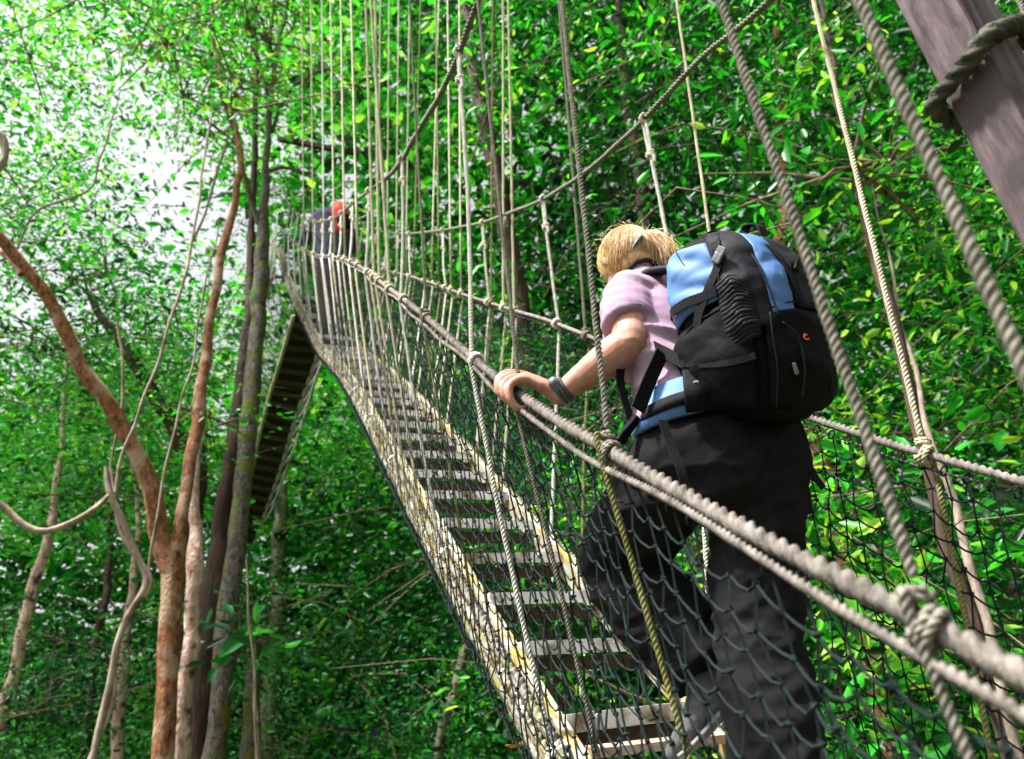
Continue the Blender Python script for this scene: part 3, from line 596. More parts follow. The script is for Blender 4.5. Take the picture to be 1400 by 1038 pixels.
def psurf(th, z, off=0):
    th = np.asarray(th, float); z = np.asarray(z, float)+0*th
    hw = np.interp(z, zk, hwk)+off; yi = np.interp(z, zk, yik)+off; yo = np.interp(z, zk, yok)-off
    ex = .72; c, s = np.cos(th), np.sin(th)
    x = hw*np.sign(c)*np.abs(c)**ex; y = (yi+yo)/2+(yi-yo)/2*np.sign(s)*np.abs(s)**ex
    wob = .004*np.sin(z*60+th*3)+.005*np.sin(th*7+z*22)
    x = x*(1+wob*2); x = x-.34*np.clip(x, 0, 1)*np.clip((z-.22)/.28, 0, 1)**1.3-.02*np.clip((z-.3)/.25, 0, 1); Q = pk(x, y, z)
    nn_ = unit(PR)*0; d = np.array([.0085*ridge(q, (6, 6, 10), 4)+.0042*ridge(q, (16, 16, 26), 8) for q in Q])-.003
    return Q+(Q-PO-PU*(Q-PO)@PU[:, None]*PU+PF*.13)*0+d[:, None]*np.stack([unit(c_*PR+s_*PF) for c_, s_ in zip(np.broadcast_to(c, d.shape), np.broadcast_to(s, d.shape))])
mb = MB(); n = 64; Z = np.r_[np.linspace(-.012, .035, 8), np.linspace(.04, .44, 28), np.linspace(.45, .55, 14)]
th = np.arange(n)/n*2*PI; mb.add(np.concatenate([psurf(th, z) for z in Z]), grid_faces(len(Z), n))
mb.f.append(([list(range(n))[::-1], [(len(Z)-1)*n+k for k in range(n)]], 0, 0))
mb.build('main_compartment', MT['packblack'], pack)
def patch(name, ta, tb, za, zb, off, mat, bulge=0, nu=26, nv=26, ruff=None, par=pack):
    """panel sewn on the pack: ta..tb may depend on the height fraction"""
    u = np.linspace(0, 1, nu); v = np.linspace(0, 1, nv); rows = []
    for b in v:
        A, B = (f(b) if callable(f) else f for f in (ta, tb)); t = A+(B-A)*u
        z0 = np.array([za(q) if callable(za) else za for q in u]); z1 = np.array([zb(q) if callable(zb) else zb for q in u]); z = z0+(z1-z0)*b
        o = off+bulge*np.sin(u*PI)**.6*math.sin(b*PI)**.6
        if ruff: o = o+ruff(u, b)
        rows.append(np.stack([psurf(np.array([a]), np.array([c]), d)[0] for a, c, d in zip(t, z, np.broadcast_to(o, t.shape))]))
    inn = []
    G = np.concatenate(rows); mb = MB(); mb.add(G, grid_faces(nv, nu, False)[:, ::-1]); o = mb.build(name, mat, par)
    sd = o.modifiers.new('t', 'SOLIDIFY'); sd.thickness = .006; sd.offset = -1
    return o
L_, B_ = PI, 1.5*PI
patch('blue_side_panel', lambda b: L_-.95, lambda b: L_+.32-.10*b, lambda u: .27+.06*u, lambda u: .505-.01*u, .004, MT['packblue'], .006, ruff=lambda u, b: .003*np.sin(u*9+b*14))
patch('trim_panel', lambda b: L_-1.35, lambda b: L_-.90, .20, .52, .005, MT['packgrey'], .006)
patch('trim_panel', lambda b: L_+.34-.10*b, lambda b: L_+.95+.15*b, .24, .53, .006, MT['packgrey'], .008)
patch('blue_back_stripe', lambda b: L_+1.0+.12*b, lambda b: L_+1.36+.12*b, .27, .515, .008, MT['packblue'], .006)
patch('side_pocket', lambda b: L_-.75-.15*b, lambda b: L_+.62, .03, lambda u: .24+.09*u, .006, MT['packblack'], .020, ruff=lambda u, b: .004*np.sin(b*9+u*5))
patch('stretch_pocket', lambda b: L_+.22, lambda b: L_+.74, lambda u: .17+.05*u, lambda u: .39-.05*abs(u-.5), .010, MT['packgrey'], .020, nv=60, ruff=lambda u, b: .0038*np.sin(b*105+u*5+2*np.sin(u*7))*(.4+.6*np.sin(u*PI)))
patch('front_pocket', lambda b: L_+.85, lambda b: L_+2.3, .03, .28, .006, MT['packblack'], .020, ruff=lambda u, b: .003*np.sin(b*12+u*6))
patch('lid', lambda b: L_+1.45, lambda b: L_+2.4, .29, .50, .008, MT['packgrey'], .012)
# zips, seams and piping sewn on the pack
def seam(name, tz_, off, r, mat):
    P = np.array([psurf(np.array([a]), np.array([z]), off)[0] for a, z in tz_]); mb = MB(); tube(mb, resample(P, n=len(P)*7), r, 5); return mb.build(name, MT[mat], pack)
seam('piping', [(L_+.95, .03), (L_+.93, .12), (L_+.92, .20), (L_+.93, .27)], .026, .0022, 'packgrey')
seam('zip', [(L_+1.0, .285), (L_+1.3, .30), (L_+1.6, .305), (L_+1.9, .30)], .016, .0028, 'packgrey')
seam('zip', [(L_+1.05, .24), (L_+1.25, .20), (L_+1.3, .12), (L_+1.28, .05)], .040, .0022, 'packgrey')
seam('piping', [(L_-.85, .10), (L_-.5, .21), (L_-.1, .27), (L_+.25, .30), (L_+.55, .33)], .020, .0026, 'web')
seam('piping', [(L_+.36, .53), (L_+.35, .46), (L_+.30, .38), (L_+.24, .28)], .016, .0026, 'packgrey')
seam('piping', [(L_+.97, .52), (L_+1.0, .42), (L_+1.03, .33), (L_+1.06, .26)], .017, .0026, 'packgrey')
seam('piping', [(L_-.3, .50), (L_-.1, .44), (L_+.05, .37), (L_+.08, .31)], .013, .0015, 'web')
# straps on the pack
def strap(name, pts, w=.022, mat='web', off=.012, side=None, par=pack):
    P = [psurf(np.array([a]), np.array([z]), off)[0] if len(q) == 2 else V(*q) for q in pts for a, z in [(q[0], q[1])]]
    mb = MB(); ribbon(mb, P, w, .003, PU if side is None else side); return mb.build(name, MT[mat], par, False)
strap('compression_strap', [(L_-1.0, .325), (L_-.75, .325), (L_-.5, .325), (L_-.3, .328), (L_-.1, .335), (L_+.06, .34), (L_+.22, .345)], .024, off=.021)
strap('compression_strap', [(L_+.45, .52), (L_+.40, .47), (L_+.33, .42), (L_+.12, .36), (L_-.02, .29), (L_-.06, .22)], .026, off=.020, side=PF)
strap('compression_strap', [(L_+1.5, .40), (L_+1.7, .395), (L_+2.0, .39)], .022, off=.02)
strap('compression_strap', [(L_-.75, .20), (L_-.3, .17), (L_+.2, .15), (L_+.62, .16)], .016, off=.034)
strap('daisy_chain', [(L_+1.75, .27), (L_+1.74, .20), (L_+1.73, .12), (L_+1.72, .07)], .018, off=.034, side=PR)
strap('lid_strap', [(L_+1.30, .53), (L_+1.42, .46), (L_+1.46, .38), (L_+1.48, .30)], .018, off=.024, side=PR)
# buckles
def buckle(th, z, off, s=1.0, mt='plastic'):
    c = psurf(np.array([th]), np.array([z]), off)[0]; a = psurf(np.array([th+.05]), np.array([z]), off)[0]; t = unit(a-c); nn = unit(np.cross(t, PU))
    mb = MB(); q = unit(t*.55+PU*.85); q2 = unit(np.cross(nn, q)); box(mb, c, q*.013*s, q2*.011*s, nn*.005*s)
    o = bevel(mb.build('buckle', MT[mt], pack, False), .003, 2)
    mb = MB(); box(mb, c+q*.020*s, q*.009*s, q2*.011*s, nn*.004*s)
    sub('prong', bevel(mb.build('prong', MT[mt], None, False), .002, 1), o)
buckle(L_+.36, .435, .028)
buckle(L_+1.55, .40, .030, .8, 'web')
# ring, zip pull, emblem
mb = MB(); c = ony(953, 531, 1.36); nrm = unit(CAM-c); a = unit(np.cross(nrm, V(0, 0, 1)))
coil(mb, c, nrm, .016, .004, 1.05, .05); ball(mb, c-nrm*.002, (.012, .012, .004), np.array([a, np.cross(nrm, a), nrm])); mb.build('ring_buckle', MT['plastic'], pack)
c = psurf(np.array([L_+1.16]), np.array([.135]), .036)[0]; mb = MB(); capsule(mb, [c, c-PU*.022+PR*.008], [(.005, .003), (.006, .003)], 10); mb.build('zip_pull', MT['plastic'], pack)
c = psurf(np.array([L_+1.38]), np.array([.205]), .034)[0]; nb = unit(psurf(np.array([L_+1.38]), np.array([.205]), .06)[0]-c); t_ = unit(np.cross(PU, nb))
mb = MB(); ang = np.linspace(.6, 5.6, 20); tube(mb, [c+t_*.006*math.cos(q)+PU*.006*math.sin(q)+t_*.001*q for q in ang], .002, 5); tube(mb, [c+t_*.004*math.cos(q)+PU*.004*math.sin(q) for q in ang[:14]], .0016, 5)
mb.build('emblem', MT['orange'], pack)
# top loop
mb = MB(); q0, q1 = pk(-.03, -.01, .535), pk(.05, -.01, .535); ribbon(mb, [q0, q0+PU*.035, (q0+q1)/2+PU*.045, q1+PU*.03, q1], .02, .004, PF); mb.build('haul_loop', MT['web'], pack, False)
mb = MB(); q0 = pk(-.02, -.14, .525); ribbon(mb, [q0, q0+PU*.028-PF*.01, q0+PU*.02-PF*.05, q0-PF*.06-PU*.01], .03, .004, PR); mb.build('lid_strap', MT['packgrey'], pack, False)
# shoulder straps
for sx, sh in ((-1, shL_), (1, shR_)):
    top = pk(sx*.08, .01, .47); s1 = sh+V(sx*-.075+.0, -.02, .085); s2 = sh+V(-sx*.07, .07, .06); s3 = sh+V(-sx*.055, .13, -.08); s4 = sh+V(-sx*.02, .06, -.24); s5 = pk(sx*.14, .02, .13)
    mb = MB(); ribbon(mb, [top, s1, s2, s3, s4, s5], .055, .014, V(1, 0, 0)); mb.build('shoulder_strap', MT['packgrey'], pack)
# load strap under the arm, toward the pack
mb = MB(); ribbon(mb, [ony(868, 458, 1.56), ony(893, 474, 1.455), ony(912, 484, 1.415), ony(938, 498, 1.375)], .030, .005, V(0, .2, 1)); mb.build('side_strap', MT['web'], pack, False)
mb = MB(); ribbon(mb, [ony(905, 482, 1.42), ony(888, 520, 1.44), ony(872, 560, 1.455)], .040, .006, V(1, 0, .3)); mb.build('side_strap', MT['web'], pack, False)
# hip belt wing: blue pad under a black centre strap
def wing(name, offs, w, mat, th, d):
    mb = MB(); P = [ony(x, y+offs*k, z-d) for (x, y, z), k in zip(((1010, 520, 1.36), (960, 535, 1.375), (915, 548, 1.42), (885, 562, 1.475), (872, 572, 1.54)), (.6, .9, 1, 1, .9))]
    ribbon(mb, P, w, th, V(.25, .0, 1)); return mb.build(name, MT[mat], pack)
wing('hip_belt', 0, .105, 'packblue', .014, 0.0)
wing('belt_strap', 2, .034, 'web', .006, .012)
mb = MB(); c0 = pk(-.10, .005, .02); ribbon(mb, [ony(1012, 522, 1.345), ony(962, 532, 1.352), ony(935, 535, 1.376)], .112, .012, V(.15, 0, 1)); mb.build('belt_cover', MT['packblack'], pack)
mb = MB(); ribbon(mb, [ony(872, 570, 1.50), ony(858, 588, 1.52), ony(848, 604, 1.53)], .026, .012, V(1, 0, .4)); mb.build('belt_buckle', MT['web'], pack, False)
mb = MB(); ribbon(mb, [ony(855, 470, 1.52), ony(848, 520, 1.53), ony(862, 575, 1.52)], .025, .005, V(1, .2, 0)); mb.build('loose_strap', MT['web'], pack, False)
# loose webbing ends
mb = MB(); ribbon(mb, [ony(906, 575, 1.39), ony(916, 605, 1.375), ony(930, 640, 1.35), ony(938, 668, 1.345)], .024, .003, V(1, 0, 0)); mb.build('loose_strap', MT['web'], pack, False)
mb = MB(); ribbon(mb, [ony(1068, 560, 1.42), ony(1085, 600, 1.40), ony(1096, 640, 1.40), ony(1107, 702, 1.40)], .022, .003, V(1, 0, 0)); mb.build('loose_strap', MT['web'], pack, False)
mb = MB(); ribbon(mb, [ony(1082, 560, 1.36), ony(1098, 595, 1.36), ony(1108, 640, 1.36), ony(1126, 668, 1.36)], .020, .003, V(1, 0, 0)); mb.build('loose_strap', MT['web'], pack, False)

# ------------------------------------------------------------------ the hiker far up the bridge
q = ony(458, 320, 9.1); f0 = r1(deck, 9.1); f0 = V(q[0], 9.1, f0[2])
far = thing('person', 'distant hiker in dark blue jacket bent forward at the top of the bridge', 'person', f0)
hp = f0+V(.0, 0, .95); ck = ony(453, 302, 9.2); hd = ony(463, 290, 9.5)
mb = MB(); capsule(mb, [hp, (hp+ck)/2, ck], [(.15, .11), (.15, .12), (.16, .10)], sq=V(1, 0, 0)); ball(mb, hd, (.085, .1, .11))
capsule(mb, [ck, hd], [.06, .06])
for s in (-1, 1):
    capsule(mb, [ck+V(s*.16, 0, .0), ck+V(s*.26, .05, -.22), ck+V(s*.36, .22, -.34)], [.055, .045, .032])
    hnd = ck+V(s*.36, .22, -.34)
    for k in range(4): capsule(mb, [hnd, hnd+V(s*.02, .02+.018*k, -.03), hnd+V(-s*.01, .02+.018*k, -.06)], [.013, .010, .008], 8)
    capsule(mb, [hp+V(s*.09, 0, 0), hp+V(s*.10, .06, -.45), hp+V(s*.10, 0, -.90)], [.085, .06, .045])
remesh(mb, 'body', MT['skin'], far, .014, 3)
mb = MB(); capsule(mb, [hp+V(0, 0, -.03), (hp+ck)/2, ck+V(0, 0, .03)], [(.22, .18), (.24, .19), (.27, .18)], sq=V(1, 0, 0))
for s in (-1, 1): capsule(mb, [ck+V(s*.17, 0, .02), ck+V(s*.30, .05, -.21), ck+V(s*.35, .19, -.32)], [.115, .10, .07])
remesh(mb, 'jacket', MT['jacket'], far, .016, 4, .5, lambda p: .012*ridge(p, (8, 8, 10)))
mb = MB()
for s in (-1, 1): capsule(mb, [hp+V(s*.08, 0, .02), hp+V(s*.10, .06, -.45), hp+V(s*.10, 0, -.88)], [.15, .12, .10])
remesh(mb, 'trousers', MT['plank'], far, .016, 4)
mb = MB(); ball(mb, hd+V(0, -.01, .03), (.10, .112, .11)); mb.build('hair', MT['hair2'], far)
fp = thing('backpack', 'red backpack on the distant hiker at the top of the bridge', 'backpack', ck+V(.02, -.2, -.2))
mb = MB(); capsule(mb, [ck+V(.08, -.20, .14), ck+V(.10, -.27, -.05), ck+V(.12, -.25, -.30)], [(.10, .07), (.13, .10), (.10, .08)], sq=V(1, 0, 0)); remesh(mb, 'main_compartment', MT['red'], fp, .014, 3, .5, lambda p: .01*ridge(p, (9, 9, 9)))
mb = MB(); capsule(mb, [ck+V(.14, -.34, -.14), ck+V(.16, -.34, -.32)], [(.10, .05), (.10, .05)], sq=V(1, 0, 0)); mb.build('front_pocket', MT['packblack'], fp)
for s in (-1, 1):
    mb = MB(); ribbon(mb, [ck+V(s*.09, -.12, .10), ck+V(s*.10, .0, .15), ck+V(s*.10, .13, -.02), ck+V(s*.12, .02, -.28)], .05, .01, V(1, 0, 0)); mb.build('shoulder_strap', MT['packblack'], fp)
# ------------------------------------------------------------------ trees and forest
GZ = -3.2
def ncoarse(u, v, s, o=0): return np.array([noise.noise(Vector((a*s+o, b*s+o*2, o))) for a, b in zip(u, v)])
def leaves(C, spread, nper, L, aspect=.42, flat=.5, tone_c=None, tone_sd=.14, droop=.25):
    """clumps of leaves round the points C"""
    n = len(C); c = np.repeat(C, nper, 0); N = len(c)
    sp = np.repeat(np.broadcast_to(spread, (n,)), nper)[:, None]
    off = rng.normal(size=(N, 3))*sp*V(1, 1, flat)
    D = off*V(1, 1, .6)/sp+rng.normal(size=(N, 3))*.7; D[:, 2] -= droop; D /= np.linalg.norm(D, axis=1)[:, None]
    Nn = rng.normal(size=(N, 3))*.8+V(0, -.25, .75); Nn -= D*np.sum(D*Nn, 1)[:, None]; Nn /= np.linalg.norm(Nn, axis=1)[:, None]
    S = np.cross(D, Nn); l = (np.repeat(np.broadcast_to(L, (n,))*np.exp(np.clip(rng.normal(size=n)*.24, -.6, .42)), nper)*rng.uniform(.55, 1.3, N))[:, None]; w = l*aspect*.5*rng.uniform(.75, 1.2, (N, 1))
    p = c+off
    v = np.stack([p, p+D*l*.30+S*w*.85+Nn*w*.25, p+D*l*.68+S*w*.72+Nn*w*.2, p+D*l-Nn*l*.10, p+D*l*.68-S*w*.72+Nn*w*.2, p+D*l*.30-S*w*.85+Nn*w*.25], 1)
    tone = np.repeat(tone_c if tone_c is not None else np.full(n, .5), nper)+rng.normal(size=N)*tone_sd
    return v, np.clip(tone, 0, 1)
def leaf_obj(name, parts, mats, parent=None, tubes=None):
    """parts: list of (verts (N,6,3), tone, material index); tubes: list of (MB, material index)"""
    v = np.concatenate([p[0] for p in parts]).reshape(-1, 3); tone = np.concatenate([p[1] for p in parts]); mi = np.concatenate([np.full(len(p[1])*2, p[2]) for p in parts])
    N = len(tone); o = np.arange(N)[:, None]*6; F = np.stack([o+np.array([0, 1, 2, 3]), o+np.array([0, 3, 4, 5])], 1).reshape(-1, 4)
    tn = np.repeat(tone, 6)
    if tubes:
        tv = []; tf = []; tm = []; base = len(v)
        for mb, k in tubes:
            for a in mb.v: tv.append(a)
            for f, off, _ in mb.f:
                if isinstance(f, np.ndarray): tf.append(f+off+base); tm.append(np.full(len(f), k))
            base += mb.n
        v = np.concatenate([v]+tv); F = np.concatenate([F]+tf); mi = np.concatenate([mi]+tm); tn = np.r_[tn, np.full(len(v)-len(tn), .5)]
    me = bpy.data.meshes.new(name); me.vertices.add(len(v)); me.vertices.foreach_set('co', v.ravel())
    me.loops.add(F.size); me.loops.foreach_set('vertex_index', F.ravel().astype(np.int32))
    me.polygons.add(len(F)); me.polygons.foreach_set('loop_start', np.arange(len(F), dtype=np.int32)*4); me.polygons.foreach_set('loop_total', np.full(len(F), 4, np.int32))
    me.polygons.foreach_set('material_index', mi.astype(np.int32))
    for m in mats: me.materials.append(m)
    me.update(calc_edges=True)
    a = me.attributes.new('tone', 'FLOAT', 'POINT'); a.data.foreach_set('value', tn.astype(np.float32))
    return link(name, me, parent)
# directions in which the wood is thin (photo pixels: centre, radius, strength)
GAPS = [(232, 266, 115, 1.0), (300, 305, 75, 1.0), (20, 425, 75, .95), (0, 200, 80, .6), (430, 245, 55, .75), (150, 110, 90, .55), (215, 130, 60, .6), (290, 120, 50, .5), (300, 550, 40, .8), (195, 400, 60, .45), (285, 620, 40, .7), (230, 420, 70, .4), (10, 520, 50, .5), (60, 60, 110, .3),
        (970, 285, 35, .5), (690, 60, 40, .45), (1160, 30, 45, .55), (500, 200, 60, .45), (560, 290, 70, .4), (1120, 590, 60, .35), (400, 20, 50, .4)]
def gap(u, v):
    g = np.zeros(len(u))
    for a, b, r, s in GAPS: g = np.maximum(g, s*np.exp(-((u-a)**2+(v-b)**2)/(r*r)*.8))
    return g
def lit_tone(u, v):    # sunlight painted into leaf tone: lighter areas by view direction, others darker
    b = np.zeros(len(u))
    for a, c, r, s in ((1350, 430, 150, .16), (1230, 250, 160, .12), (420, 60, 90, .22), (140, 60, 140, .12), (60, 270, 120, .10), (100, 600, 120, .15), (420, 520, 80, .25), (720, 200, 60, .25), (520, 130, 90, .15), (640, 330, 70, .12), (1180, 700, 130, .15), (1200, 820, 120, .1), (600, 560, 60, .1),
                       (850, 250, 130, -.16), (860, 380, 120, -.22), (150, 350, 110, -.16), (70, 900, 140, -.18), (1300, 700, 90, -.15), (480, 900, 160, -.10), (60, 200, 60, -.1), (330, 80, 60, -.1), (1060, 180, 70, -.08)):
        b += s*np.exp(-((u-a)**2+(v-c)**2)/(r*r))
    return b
def zone(n, u0, u1, v0, v1, d0, d1, gs=1.0, gnoise=.0, bridge_clear=1.3):
    u = rng.uniform(u0, u1, n); v = rng.uniform(v0, v1, n); d = d0*(d1/d0)**rng.uniform(0, 1, n)
    g = gap(u, v)*gs
    keep = rng.uniform(0, 1, n) > g
    P = CAM+(CD[None]+CR[None]*((u-700)/FPX)[:, None]-CU[None]*((v-519)/FPX)[:, None])*d[:, None]
    if gnoise:
        sc_ = 5.5/(d0+d1)**.75; nv = np.array([noise.noise(Vector((a*sc_, b_*sc_, c_*sc_*1.25)))+.45*noise.noise(Vector((a*sc_*2.6+7, b_*sc_*2.6, c_*sc_*3))) for a, b_, c_ in P])
        keep &= nv > -gnoise
    xb = np.where(P[:, 1] > 8, -.15*(P[:, 1]-8), 0)
    keep &= ~((np.abs(P[:, 0]-xb) < bridge_clear) & (P[:, 1] < 13.5)) & (P[:, 2] > GZ+.1)
    keep &= ~((P[:, 0] < -.1) & (P[:, 0] > -2.5) & (P[:, 1] < 18) & (P[:, 1] > 9) & (u > 335) & (u < 450) & (v < 760) & (v > 300))
    return P[keep], u[keep], v[keep], d[keep]
def tones(u, v, base, amp=.22, o=0): return base+lit_tone(u, v)+amp*ncoarse(u, v, .012, o)+.20*rng.normal(size=len(u))+amp*.5*ncoarse(u, v, .05, o+4)
def twigs(P, n, lmin, lmax, r, rise=.4):
    mb = MB(); idx = rng.integers(0, len(P), n)
    for i in idx:
        p = P[i]; L = random.uniform(lmin, lmax); a = random.uniform(0, 2*PI); d = V(math.cos(a), math.sin(a), random.uniform(-.2, 1)*rise); d2 = d+V(random.gauss(0, .5), random.gauss(0, .5), random.gauss(0, .4))
        tube(mb, [p-d*L*.5, p+V(0, 0, .03*L), p+d2*L*.5, p+d2*L*.8+V(0, 0, -.1*L)], np.array([1, .8, .55, .25])*r, 5, 0, False)
    return mb
# right-hand thicket of broad leaves
def many(zs):
    out = []; pts = []
    for (n, box_, spread, nper, L, base, amp, gs, gn, o, asp) in zs:
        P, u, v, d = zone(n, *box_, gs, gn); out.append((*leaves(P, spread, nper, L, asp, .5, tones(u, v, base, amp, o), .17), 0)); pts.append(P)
    return out, pts
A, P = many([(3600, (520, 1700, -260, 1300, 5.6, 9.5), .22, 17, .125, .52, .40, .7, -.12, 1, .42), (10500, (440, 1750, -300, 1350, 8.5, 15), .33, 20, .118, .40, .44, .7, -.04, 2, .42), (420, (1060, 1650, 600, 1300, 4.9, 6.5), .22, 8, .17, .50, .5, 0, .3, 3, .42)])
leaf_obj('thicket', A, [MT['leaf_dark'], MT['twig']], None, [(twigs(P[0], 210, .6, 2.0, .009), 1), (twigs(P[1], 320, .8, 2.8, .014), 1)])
tag(bpy.data.objects['thicket'], 'dense broad-leaved thicket filling the forest behind the blonde hiker', 'thicket', None, 'stuff')
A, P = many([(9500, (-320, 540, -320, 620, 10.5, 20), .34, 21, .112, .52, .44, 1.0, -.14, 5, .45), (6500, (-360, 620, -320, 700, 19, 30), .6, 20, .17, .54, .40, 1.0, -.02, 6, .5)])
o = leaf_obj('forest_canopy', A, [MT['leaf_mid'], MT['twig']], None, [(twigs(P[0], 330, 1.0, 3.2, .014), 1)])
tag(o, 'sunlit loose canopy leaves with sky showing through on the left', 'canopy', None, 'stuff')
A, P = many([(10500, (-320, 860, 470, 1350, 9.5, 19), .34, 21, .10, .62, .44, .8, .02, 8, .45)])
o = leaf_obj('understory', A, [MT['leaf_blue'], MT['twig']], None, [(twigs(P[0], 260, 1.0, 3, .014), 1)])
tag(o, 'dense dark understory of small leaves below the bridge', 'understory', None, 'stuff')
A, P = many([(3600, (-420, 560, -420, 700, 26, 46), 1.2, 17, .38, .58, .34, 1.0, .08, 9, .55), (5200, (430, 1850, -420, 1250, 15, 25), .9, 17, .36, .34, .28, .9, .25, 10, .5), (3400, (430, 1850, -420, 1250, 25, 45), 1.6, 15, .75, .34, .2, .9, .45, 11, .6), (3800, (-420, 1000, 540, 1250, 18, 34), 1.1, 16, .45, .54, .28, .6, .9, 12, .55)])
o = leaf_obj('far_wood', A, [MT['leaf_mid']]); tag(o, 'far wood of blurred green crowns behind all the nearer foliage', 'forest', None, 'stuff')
print('leaves done')

def wobble(P, R, amp, o):
    Q = resample(P, step=max(.06, R*.6)); T, A_, B_ = frames(Q)
    return Q+A_*np.array([nz(q, (1.7,)*3, o) for q in Q])[:, None]*amp+B_*np.array([nz(q, (1.7,)*3, o+9) for q in Q])[:, None]*amp
def limb(mb, pix, radii, amp=.03, o=0, n=12, extend=None):
    """pix: (px, py, y); radii in metres at each key"""
    P = [ony(*q) for q in pix]; 
    if extend == 'down': P = [V(P[0][0]+(P[0][0]-P[1][0])*.3, P[0][1], GZ-.1)]+P; radii = [radii[0]*1.15]+list(radii)
    P = np.array(P); Q = wobble(P, np.mean(radii), amp, o)
    s = np.r_[0, np.cumsum(np.linalg.norm(np.diff(P, axis=0), axis=1))]; t = np.linspace(0, s[-1], len(Q)); R = np.interp(t, s, radii)
    R = R*(1+.10*np.array([nz(q, (3.1,)*3, o+3) for q in Q])+.06*np.array([nz(q, (9,)*3, o+5) for q in Q]))
    T, A_, B_ = frames(Q); th = np.arange(n)/n*2*PI
    rr = R[:, None]*(1+np.array([[.11*noise.noise(Vector((math.cos(a)*1.5+o, math.sin(a)*1.5, q[2]*1.3))) for a in th] for q in Q]))
    Vv = Q[:, None]+rr[..., None]*(np.cos(th)[None, :, None]*A_[:, None]+np.sin(th)[None, :, None]*B_[:, None])
    mb.add(Vv.reshape(-1, 3), grid_faces(len(Q), n)); return Q
def crown(parent, cpix, mat, n=26, spread=.35, L=.14, nper=16, base=.5, tw=None):
    C = np.array([ony(*q) for q in cpix]); idx = rng.integers(0, len(C), n); P = C[idx]+rng.normal(size=(n, 3))*V(.8, .8, .5)*spread*2.2
    mbt = MB()
    for i, p in zip(idx, P):
        c = C[i]; tube(mbt, [c, (c+p)/2+V(0, 0, .06), p], [.022, .014, .006], 5, 0, False)
    A = leaves(P, spread, nper, L, .45, .5, base+.25*rng.normal(size=n)*.5, .16)
    return leaf_obj('crown', [(*A, 0)], [MT[mat], MT['twig']], parent, [(mbt, 1)])
# forked tree with orange bark
def tree(name, label, cat, loc, group='tree trunks of the forest'): return thing(name, label, cat, (loc[0], loc[1], GZ), group)
t = tree('forked_tree', 'orange barked tree forking into two wide limbs on the left', 'tree', ony(228, 1038, 9.0))
mb = MB(); limb(mb, [(222, 1038, 9), (227, 960, 9), (232, 860, 9), (236, 790, 9), (238, 755, 9)], [0.116, 0.112, 0.106, 0.124, 0.120], .03, 1, 16, 'down'); mb.build('trunk', MT['bark_orange'], t)
mb = MB(); limb(mb, [(236, 790, 9), (222, 735, 9), (205, 665, 8.9), (180, 605, 8.8), (150, 556, 8.7), (118, 510, 8.6), (90, 460, 8.5), (66, 410, 8.4), (38, 372, 8.3), (0, 328, 8.2), (-60, 270, 8), (-130, 160, 7.9)], [0.108, 0.104, 0.100, 0.096, 0.086, 0.080, 0.078, 0.072, 0.068, 0.068, 0.064, 0.048], .05, 2, 14); mb.build('limb', MT['bark_orange'], t)
mb = MB(); limb(mb, [(240, 780, 9), (250, 710, 9), (262, 640, 9.1), (272, 560, 9.2), (282, 480, 9.3), (294, 400, 9.4), (308, 330, 9.5), (322, 275, 9.6), (328, 215, 9.7), (318, 160, 9.8), (300, 100, 9.9), (290, 20, 10), (285, -80, 10)], [0.092, 0.074, 0.070, 0.074, 0.066, 0.062, 0.059, 0.054, 0.048, 0.036, 0.032, 0.028, 0.024], .04, 3, 14); mb.build('limb', MT['bark_orange'], t)
mb = MB(); limb(mb, [(30, 375, 8.3), (10, 350, 8.3), (-20, 335, 8.4)], [0.048, 0.044, 0.040], .02, 30); mb.build('limb', MT['bark_pale'], t)
crown(t, [(300, 90, 9.9), (270, 30, 10), (330, 120, 9.8), (250, 130, 10), (340, 40, 9.9), (290, 170, 9.9), (230, 60, 10), (370, 60, 10), (320, 0, 10)], 'leaf_rust', 70, .30, .11, 16, .42)
# companion stem
t = tree('slender_tree', 'pinkish knotted stem growing close beside the orange forked trunk', 'tree', ony(255, 1038, 9.4))
mb = MB(); limb(mb, [(246, 1038, 9.4), (256, 930, 9.4), (262, 850, 9.4), (267, 770, 9.4), (270, 730, 9.5), (264, 690, 9.5), (268, 640, 9.6), (280, 590, 9.7)], [0.098, 0.089, 0.085, 0.098, 0.076, 0.068, 0.051, 0.034], .05, 4, 12, 'down'); mb.build('trunk', MT['bark_pale'], t)
crown(t, [(280, 590, 9.7), (285, 570, 9.8)], 'leaf_mid', 8, .25, .12, 12)
# dark slab trunk
t = tree('dark_tree', 'straight dark brown trunk between the pink stem and the mossy trunk', 'tree', ony(270, 1038, 11))
mb = MB(); limb(mb, [(268, 1038, 11), (280, 920, 11), (295, 790, 11.1), (308, 690, 11.2), (322, 590, 11.3), (332, 520, 11.4), (340, 440, 11.5), (345, 300, 11.7), (350, 100, 12), (350, -150, 12)], [0.176, 0.160, 0.160, 0.152, 0.136, 0.128, 0.104, 0.064, 0.048, 0.040], .03, 5, 14, 'down'); mb.build('trunk', MT['bark_dark'], t)
crown(t, [(350, -60, 12), (345, 60, 12), (370, 20, 12), (330, 10, 12)], 'leaf_mid', 20, .4, .14)
